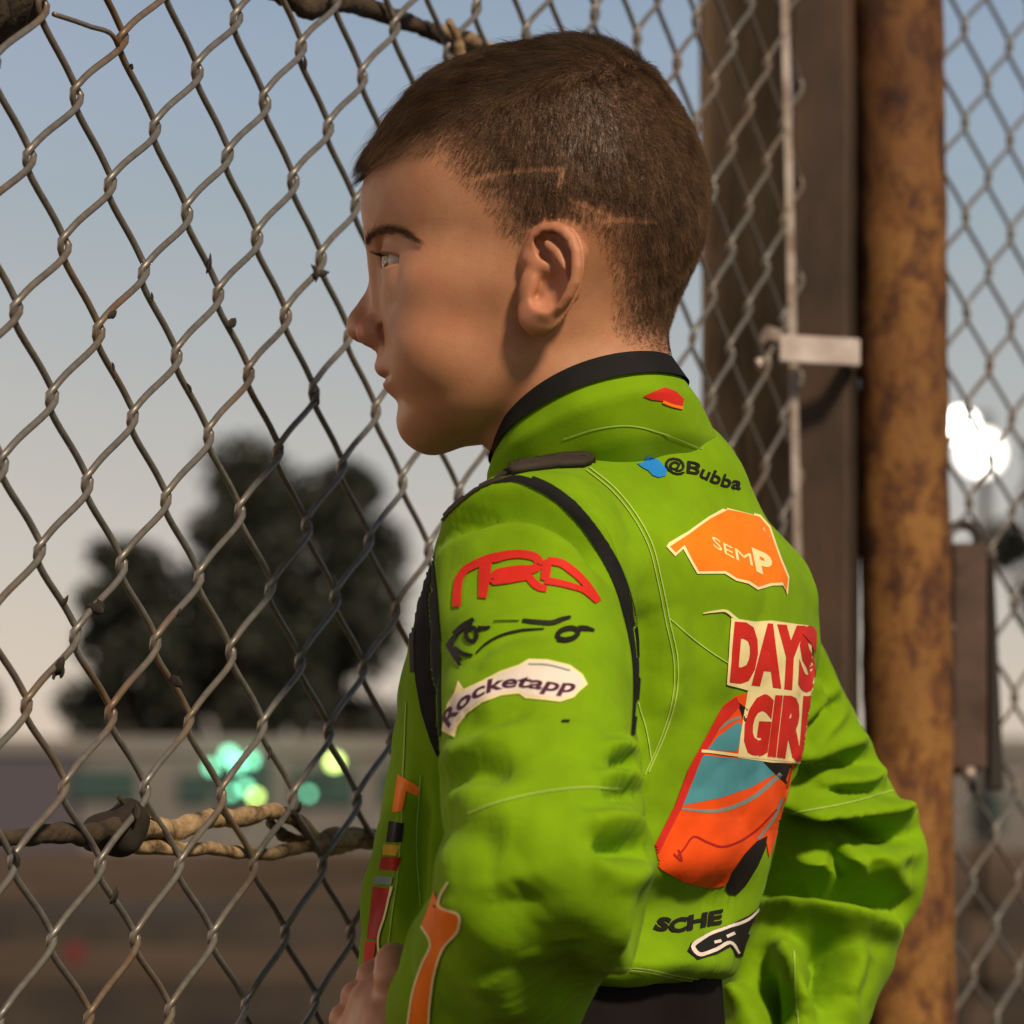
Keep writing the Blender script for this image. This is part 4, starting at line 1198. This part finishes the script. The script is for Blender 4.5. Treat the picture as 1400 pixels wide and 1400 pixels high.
    def text_mesh(s, fat=0.0, shear=0.0):
        cu = bpy.data.curves.new('lettering', 'FONT'); cu.body = s; cu.offset = fat; cu.shear = shear; cu.resolution_u = 3; cu.fill_mode = 'FRONT'
        o = bpy.data.objects.new('lettering', cu); C.objects.link(o)
        dg = bpy.context.evaluated_depsgraph_get(); me = o.evaluated_get(dg).to_mesh()
        v = np.array([q.co[:2] for q in me.vertices]); t = [tuple(p_.vertices) for p_ in me.polygons]
        bpy.data.objects.remove(o); bpy.data.curves.remove(cu)
        v[:, 0] -= v[:, 0].min(); v[:, 0] /= v[:, 0].max()
        return v, t
    def text_on(name, s, base, height, m, fat=0, shear=0, off=.0011, up=None, **kw):
        """lettering along a pixel base line; height of a capital in px (scalar or start,end)"""
        v, t = text_mesh(s, fat, shear)
        c = spline(base, 80); T = np.gradient(c, axis=0); T /= np.linalg.norm(T, axis=1)[:, None]
        N = np.stack([T[:, 1], -T[:, 0]], 1) if up is None else np.repeat([np.array(up, float) / np.linalg.norm(up)], 80, 0)
        x = np.clip(v[:, 0], 0, 1) * 79; ca = np.array([np.interp(x, np.arange(80), c[:, k]) for k in (0, 1)]).T; na = np.array([np.interp(x, np.arange(80), N[:, k]) for k in (0, 1)]).T
        h = np.interp(v[:, 0], [0, 1], height) if isinstance(height, (list, tuple)) else height
        q = ca + na * (v[:, 1] / .70 * h)[:, None]
        return put(name, q.tolist(), t, m, off, **kw)
    def text_quad(name, s, quad, m, fat=0, off=.0011, **kw):
        v, t = text_mesh(s, fat); y = (v[:, 1] - v[:, 1].min()); y /= y.max(); x = v[:, 0]
        tl, tr, brq, bl = [np.array(q, float) for q in quad]
        q = (tl * (1 - x)[:, None] + tr * x[:, None]) * y[:, None] + (bl * (1 - x)[:, None] + brq * x[:, None]) * (1 - y)[:, None]
        return put(name, q.tolist(), t, m, off, **kw)
    def sc4(pts): return [(590 + x / 4.667, 720 + y / 4.667) for x, y in pts]
    def sc5(pts): return [(840 + x / 4.667, 600 + y / 4.667) for x, y in pts]
    def sc6(pts): return [(860 + x / 2.692, 820 + y / 2.692) for x, y in pts]
    def sc3(pts): return [(480 + x / 3.5, 1000 + y / 3.5) for x, y in pts]
    redp = cloth('red_print', (.55, .026, .018), .6, .05); redd = cloth('dark_red_print', (.36, .018, .016), .6, .05)
    orp = cloth('orange_print', (.86, .20, .012), .6, .05); orc = cloth('car_orange_print', (.78, .080, .010), .6, .05)
    pale = cloth('pale_print', (.80, .70, .36), .6, .05); white = cloth('white_print', (.74, .66, .60), .6, .05)
    purple = cloth('purple_print', (.075, .022, .050), .6, .05); blk = cloth('black_print', (.016, .014, .012), .6, .05)
    blue = cloth('blue_print', (.020, .22, .62), .6, .05); teal = cloth('window_print', (.075, .28, .34), .6, .05)
    grey = cloth('grey_print', (.20, .26, .24), .6, .05); yel = cloth('yellow_print', (.62, .36, .02), .6, .05); brown = cloth('strap_cloth', (.045, .034, .030), .7, .1)
    # black panel and piping round the arm hole
    pprint('arm_hole_panel', [(690,652),(650,668),(615,694),(592,728),(577,770),(570,820),(567,880),(569,930),(577,975),(590,1015),(600,1038),(604,1000),(603,940),(604,880),(599,820),(594,770),(594,738),(600,712),(622,690),(655,668)], black, 0.00065)
    strokes('front_piping', [([(700,648),(662,661),(625,686),(597,718),(578,760),(569,808),(565,860),(565,920)], [9, 10, 9, 7, 5])], brown, 0.00098)
    strokes('arm_piping', [([(676,658),(706,654),(738,664),(772,686),(806,722),(832,764),(850,806),(862,852),(869,905),(868,960),(864,1005)], [6, 14, 17, 18, 18, 17, 12, 8, 5])], black, 0.00076)
    # shoulder strap
    st_v, st_f = drape2d(*[q for q in (lambda p_: (p_, poly_tris(p_)))([(694,637),(730,624),(770,617),(800,616),(810,620),(813,628),(809,636),(798,640),(760,641),(725,645),(700,650)])], CB, 0.00032)
    so = mesh_obj('shoulder_strap', st_v, st_f, brown); so.parent = jo; md = so.modifiers.new('thick', 'SOLIDIFY'); md.thickness = .0035; md.offset = -1 if (so.data.polygons[0].normal.y > 0) else 1
    # seams
    seams = [[(806,640),(840,668),(868,702),(890,742),(903,790),(915,845)], [(915,845),(940,868),(972,892),(1000,910)], [(915,845),(926,900),(924,950),(910,1000),(886,1056)], [(640,1112),(680,1098),(730,1086),(790,1078),(850,1077)],
             [(770,600),(815,586),(860,582),(905,592),(960,614)], [(842,1322),(880,1324),(930,1334),(990,1343)], [(556,960),(552,1060),(545,1180),(532,1290)], [(873,960),(884,1000),(890,1040)], [(1080,1112),(1120,1106),(1170,1096),(1228,1078)],
             [(1085,1300),(1088,1340),(1092,1400)], [(575,1240),(569,1150),(576,1060)]]
    for k, q in enumerate(seams):
        if k in (0, 2, 5): strokes('seam', [([(x_ - 5, y_ + 3) for x_, y_ in q], 1.4)], stitch, .0006)
        strokes('seam', [(q, 1.7)], stitch, 0.00054)
    # sleeve print
    T_ = [(sc4(q), w_) for q, w_ in (([(168,515),(172,400),(186,330),(220,280),(290,240),(360,212),(430,196)], [9, 9, 8, 9, 10]), ([(330,462),(338,390),(345,300),(352,225)], [9, 12, 13]), ([(400,205),(500,182),(600,182),(672,205),(690,245),(660,272),(560,280),(470,292),(415,310),(395,345),(470,345),(560,332),(625,325)], [10, 9, 9, 10, 9, 9, 9, 8]),
          ([(615,318),(655,368),(700,398),(735,404)], [8, 9, 7]), ([(742,215),(732,290),(722,352)], [8, 10, 9]), ([(742,222),(820,235),(900,290),(980,370),(1060,482)], [9, 9, 8, 7]), ([(722,350),(800,362),(880,382),(960,408),(1050,478)], [8, 7, 6, 6]))]
    strokes('sleeve_letters', [(q, [k * 1.3 for k in w_]) for q, w_ in T_], redp)
    kk = [(sc4(q), w_) for q, w_ in (([(165,700),(130,740),(112,770)], 7), ([(150,690),(210,640),(275,596)], [7, 9, 6]), ([(120,760),(170,850),(190,895)], [8, 8, 4]), ([(150,780),(200,815),(268,828)], [8, 7, 4]),
          (ellipse(262, 692, 34, 46), 6), ([(300,650),(340,655),(380,645)], [5, 6, 3]), ([(290,812),(350,752),(430,705),(560,668),(720,655)], [2.5, 3, 3.5, 3.5, 2]), ([(400,610),(480,606),(560,604)], 1.6), ([(582,602),(680,612),(780,614),(830,596),(885,582)], [5, 6, 6, 7, 4]),
          (ellipse(868, 692, 66, 36, -.25), 7), ([(930,655),(985,655),(1035,668)], [7, 7, 3]), ([(800,730),(860,735),(920,705)], 5))]
    strokes('sleeve_script', kk, blk)
    pprint('sleeve_patch', sc4([(70,1300),(105,1135),(150,1062),(175,985),(212,1040),(330,985),(440,925),(560,885),(620,848),(740,852),(880,886),(960,945),(995,1010),(945,1052),(905,1095),(820,1122),(700,1108),(600,1098),(560,1068),(450,1080),(330,1122),(235,1190),(175,1270),(152,1350),(110,1325)]), pale, 0.00054)
    pprint('sleeve_patch_face', sc4([(85,1285),(115,1145),(160,1075),(215,1055),(335,1000),(445,942),(565,900),(625,865),(740,868),(870,900),(945,952),(970,1005),(930,1040),(890,1078),(820,1102),(700,1090),(605,1080),(565,1052),(450,1062),(325,1104),(225,1172),(165,1250),(148,1300)]), white, 0.00071)
    text_on('sleeve_patch_word', 'Rocketapp', sc4([(118,1290),(165,1205),(240,1130),(340,1075),(450,1040),(560,1030),(700,1045),(800,1058),(915,1062)]), [15, 18], purple, .028, .25, 0.00093)
    strokes('sleeve_patch_line', [(sc4([(620,885),(740,890),(880,925)]), 2.2)], grey, 0.00093)
    strokes('sleeve_mark', [(sc4([(828,1246),(880,1246)]), 3)], blk)
    # back print
    pprint('bird_print', sc5([(140,160),(178,158),(200,135),(196,104),(228,112),(262,122),(300,160),(332,205),(326,238),(282,252),(240,238),(214,208),(182,192)]), blue)
    text_on('handle_print', '@Bubba', sc5([(312,172),(400,212),(500,226),(580,262),(680,302),(800,325)]), [16, 17], blk, .020, 0, 0.00071)
    OP = sc5([(328,690),(345,665),(470,592),(600,498),(715,432),(800,452),(925,486),(990,560),(1060,760),(1110,880),(1100,1000),(1070,935),(1000,938),(910,965),(850,925),(770,905),(700,862),(525,862),(475,775),(435,705),(385,752)])
    OI = sc5([(352,690),(475,610),(605,515),(718,455),(800,470),(920,500),(980,570),(1050,770),(1100,890),(1090,980),(1070,915),(1000,918),(912,945),(855,905),(775,888),(705,845),(535,845),(488,765),(445,680),(388,728)])
    pprint('back_patch', OP, pale, 0.00054); pprint('back_patch_face', OI, orp, 0.00071)
    text_on('back_patch_word', 'SEM', sc5([(625,690),(740,760),(875,815)]), [15, 17], pale, .0, 0, 0.00093, up=(-.18, -1)); text_on('back_patch_letter', 'P', sc5([(895,840),(960,868),(1015,880)]), 30, pale, .05, 0, 0.00093, up=(-.2, -1))
    strokes('back_swirl', [(sc5([(560,1112),(640,1100),(705,1098),(748,1130),(790,1165)]), [1.5, 3, 4, 4])], pale)
    pprint('car_body', sc6([(392,352),(350,382),(320,430),(290,490),(240,590),(200,690),(150,800),(78,925),(85,955),(115,990),(200,1036),(300,1062),(350,1050),(420,960),(500,880),(512,948),(560,810),(585,690),(610,580),(640,440),(640,360),(440,340)]), orc, 0.00054)
    pprint('car_edge', sc6([(390,356),(340,390),(300,465),(215,620),(165,755),(80,925),(98,945),(190,765),(262,585),(330,470),(402,392)]), redp, .0010)
    pprint('car_window', sc6([(255,570),(490,592),(535,640),(445,690),(335,728),(185,758),(212,665)]), teal, 0.00071)
    pprint('car_window', sc6([(285,552),(320,505),(398,448),(424,480),(392,556)]), teal, 0.00071)
    strokes('car_stripe', [(sc6([(190,770),(330,775),(450,728),(555,640)]), [3, 5, 6, 6]), (sc6([(320,480),(360,450),(405,432)]), 4), (sc6([(470,880),(530,800),(560,730)]), 4)], grey, 0.00076)
    pprint('car_dark_print', sc6([(488,596),(600,604),(575,678),(532,640)]), blk, 0.00076)  # black panel printed on the car
    pprint('car_wheel', sc6([(505,868),(498,915),(470,980),(430,1045),(390,1085),(362,1080),(356,1050),(375,1000),(420,935),(465,888)]), blk, 0.00076)
    strokes('car_lines', [(sc6([(170,950),(200,915),(235,872),(280,890),(330,908),(400,890),(460,850),(540,770)]), [2.5, 3, 3, 2.5]), (sc6([(160,935),(190,960),(178,920)]), 3)], redd, 0.00082)
    pprint('car_dark_print', sc6([(392,372),(432,402),(424,462),(404,405)]), blk, 0.00087)  # small black arrow printed at the top of the car
    pprint('word_backing', sc6([(372,66),(460,80),(520,76),(660,96),(680,350),(640,352),(520,345),(440,335),(355,312)]), pale, 0.00087); pprint('word_backing', sc6([(432,335),(660,345),(650,600),(520,598),(395,580),(405,500)]), pale, 0.00087)
    text_quad('back_word', 'DAYS', sc6([(384,78),(690,96),(680,345),(364,306)]), redp, .065, 0.00109); text_quad('back_word', 'GIRL', sc6([(440,345),(700,352),(690,600),(400,572)]), redp, .065, 0.00109)
    strokes('word_line', [(sc6([(262,556),(330,562),(420,574),(510,582),(600,590)]), 4)], pale, 0.00109)
    text_on('hem_word', 'SCHE', sc6([(85,1212),(170,1222),(260,1205),(350,1188)]), [17, 18], blk, .05, .2)
    LG = sc6([(212,1295),(225,1265),(290,1225),(380,1190),(440,1160),(482,1128),(462,1190),(430,1260),(415,1312),(395,1312),(372,1275),(320,1306),(250,1325)])
    pprint('hem_logo', LG, blk, 0.00060); strokes('hem_logo_line', [(sc6([(478,1135),(440,1172),(360,1205),(270,1245),(232,1280),(250,1305),(310,1292),(372,1262),(402,1300)]), [2.5, 4, 4, 4.5, 6, 5, 5, 3]), (sc6([(310,1262),(335,1255)]), 4), (sc6([(355,1240),(385,1226)]), 4)], white, 0.00082)
    # collar tag, chest and cuff print
    pprint('collar_tag', [(878,541),(892,536),(908,530),(924,536),(934,546),(932,556),(918,553),(905,548),(890,546)], redp, 0.00065); strokes('collar_tag_edge', [([(905,549),(920,555),(932,558)], 4)], orp, 0.00087)
    pprint('chest_print', sc3([(228,205),(330,268),(318,312),(268,288),(246,382),(200,388)]), orp, 0.00065)
    pprint('chest_print', sc3([(185,430),(252,440),(244,530),(172,530)]), blk, 0.00065); pprint('chest_print', sc3([(160,540),(235,545),(218,595),(155,590)]), yel, 0.00065); pprint('chest_print', sc3([(150,600),(242,602),(220,668),(138,660)]), redd, 0.00065); pprint('chest_print', sc3([(125,690),(205,695),(196,735),(110,730)]), grey, 0.00065)
    pprint('chest_print', sc3([(108,742),(192,752),(162,870),(130,1000),(80,992)]), redd, 0.00065); pprint('chest_print', sc3([(70,1005),(125,1005),(96,1205),(55,1275)]), redp, 0.00065)
    strokes('chest_line', [(sc3([(200,742),(170,870),(135,1010),(150,1090),(190,1150)]), 3)], pale, 0.00087)
    pprint('cuff_print', sc3([(402,765),(425,828),(522,880),(515,945),(452,1025),(405,1150),(385,1260),(372,1420),(270,1420),(300,1240),(345,1110),(385,1012),(342,930),(372,850)]), orp, 0.00065)
    strokes('cuff_line', [(sc3([(470,720),(432,790),(425,830),(522,882),(515,948),(452,1028),(405,1150),(386,1260),(374,1420)]), 3), (sc3([(342,932),(385,1012),(345,1112),(302,1240),(275,1400)]), 3)], pale, 0.00087)
if want('body'):
    black2 = cloth('trouser_cloth', (.010, .0075, .0075), .8, .12, .2)
    black2.node_tree.nodes['Principled BSDF'].inputs['Specular IOR Level'].default_value = .08
    wz = P(900, 1330, 1.8)[2]
    wc = P(775, 1345, 1.90); HIP = V(wc[0], wc[1], 0)
    def pants_sdf(p):
        d = None
        q = p - HIP
        qf = q @ TF; qr = q @ TR; z = p[..., 2]
        a = spl(z, [.40, .55, .66, .76, .86], [.090, .096, .094, .078, .070]); b = spl(z, [.40, .55, .66, .76, .86], [.115, .126, .124, .104, .095])
        d = (np.sqrt((qf / a) ** 2 + (qr / b) ** 2 + 1e-9) - 1) * .085
        d = smax(d, z - wz - .012, .01); d = smax(d, .60 - z, .05)
        for s in (-1, 1):
            h = HIP + TR * s * .062
            d = smin(d, cap(p, h + V(0, 0, .62), h + TF * .01 + TR * s * .015 + V(0, 0, .34), .072, .056), .03)
            d = smin(d, cap(p, h + TF * .01 + TR * s * .015 + V(0, 0, .34), h + TR * s * .02 + V(0, 0, .07), .056, .047), .02)
        return d + .0014 * vnoise(p, 60, 31)
    pv, pf = mesh_sdf(pants_sdf, HIP + V(-.2, -.2, .0), HIP + V(.2, .2, .90), .007)
    reparent(mesh_obj('trousers', pv, pf, black2), boy)
    shoe = mat('shoe', (.02, .02, .02), .5)
    for s in (-1, 1):
        c = HIP + TR * s * .082
        fn = lambda p: smax(smin(cap(p, c + TF * -.03 + V(0, 0, .045), c + TF * .11 + V(0, 0, .032), .042, .036), cap(p, c + V(0, 0, .06), c + V(0, 0, .10), .042, .044), .03), .002 - p[..., 2], .006)
        v, f = mesh_sdf(fn, c + V(-.2, -.2, -.01), c + V(.2, .2, .16), .005); reparent(mesh_obj('shoe', v, f, shoe), boy)
if want('hand'):
    def hand_sdf_left():
        W0 = P(600, 1442, 1.762); Pm = P(553, 1412, 1.745); Kn = P(524, 1376, 1.765)
        ax = unit(Kn - W0)
        side = unit(np.cross(ax, V(0, 1, 0)))
        tips = []
        def fn(p):
            d = cap(p, P(625, 1475, 1.775), W0, .0225, .0205)
            d = smin(d, cap(p, W0, Pm, .0190, .0205), .015)
            d = smin(d, cap(p, Pm, Kn, .0205, .0165), .012)
            d = smin(d, cap(p, Pm + side * .012, Kn + side * .016, .0130, .0110), .010)
            d = smin(d, cap(p, Pm - side * .012, Kn - side * .016, .0130, .0110), .010)
            for i, (o, l1) in enumerate(((-.021, .028), (-.007, .032), (.007, .031), (.021, .025))):
                a = Kn + side * o * .9; b = a + ax * l1 * .55 + V(.004, .012, -.002) ; c = b + V(.012, .016, -.010) * (l1 / .03); e = c + V(.012, .004, -.012)
                d = smin(d, chain(p, [a, b, c, e], [.0082, .0076, .0070, .0060], .003), .003)
            t0 = P(572, 1418, 1.745); t1 = P(556, 1368, 1.742); t2 = P(541, 1336, 1.738); t3 = P(537, 1316, 1.746)
            d = smin(d, chain(p, [t0, t1, t2, t3], [.0125, .0098, .0096, .0085], .004), .006)
            return d + .0003 * vnoise(p, 500, 2)
        return fn
    fn = hand_sdf_left(); c = P(560, 1400, 1.74)
    v, f = mesh_sdf(fn, c - .075, c + .075, .0016)
    ho_ = mesh_obj('hand', v, f, skin); reparent(ho_, boy)
    nail = mat('nail', (.55, .32, .25), .35)
    fnm = hand_sdf_left(); t3 = P(537, 1316, 1.746)
    # right hand, closed on the far hip
    W0 = WRR + V(-.006, 0, -.002); ax = unit(V(-.5, -.25, -.8))
    def fr_(p):
        d = cap(p, WRR, W0 + ax * .03, .021, .020); K_ = W0 + ax * .060
        d = smin(d, cap(p, W0 + ax * .02, K_, .022, .018), .012)
        sd_ = unit(np.cross(ax, V(0, 1, 0)))
        for o in (-.021, -.007, .007, .021):
            a = K_ + sd_ * o; b = a + ax * .022; c_ = b + V(.01, .014, -.012)
            d = smin(d, chain(p, [a, b, c_], [.008, .0075, .0065], .003), .003)
        return smin(d, chain(p, [W0 + ax * .02 - sd_ * .018, W0 + ax * .045 - sd_ * .034, W0 + ax * .068 - sd_ * .036], [.011, .0095, .008], .003), .006)
    c = W0 + ax * .04; v, f = mesh_sdf(fr_, c - .09, c + .09, .0022); reparent(mesh_obj('hand', v, f, skin), boy)
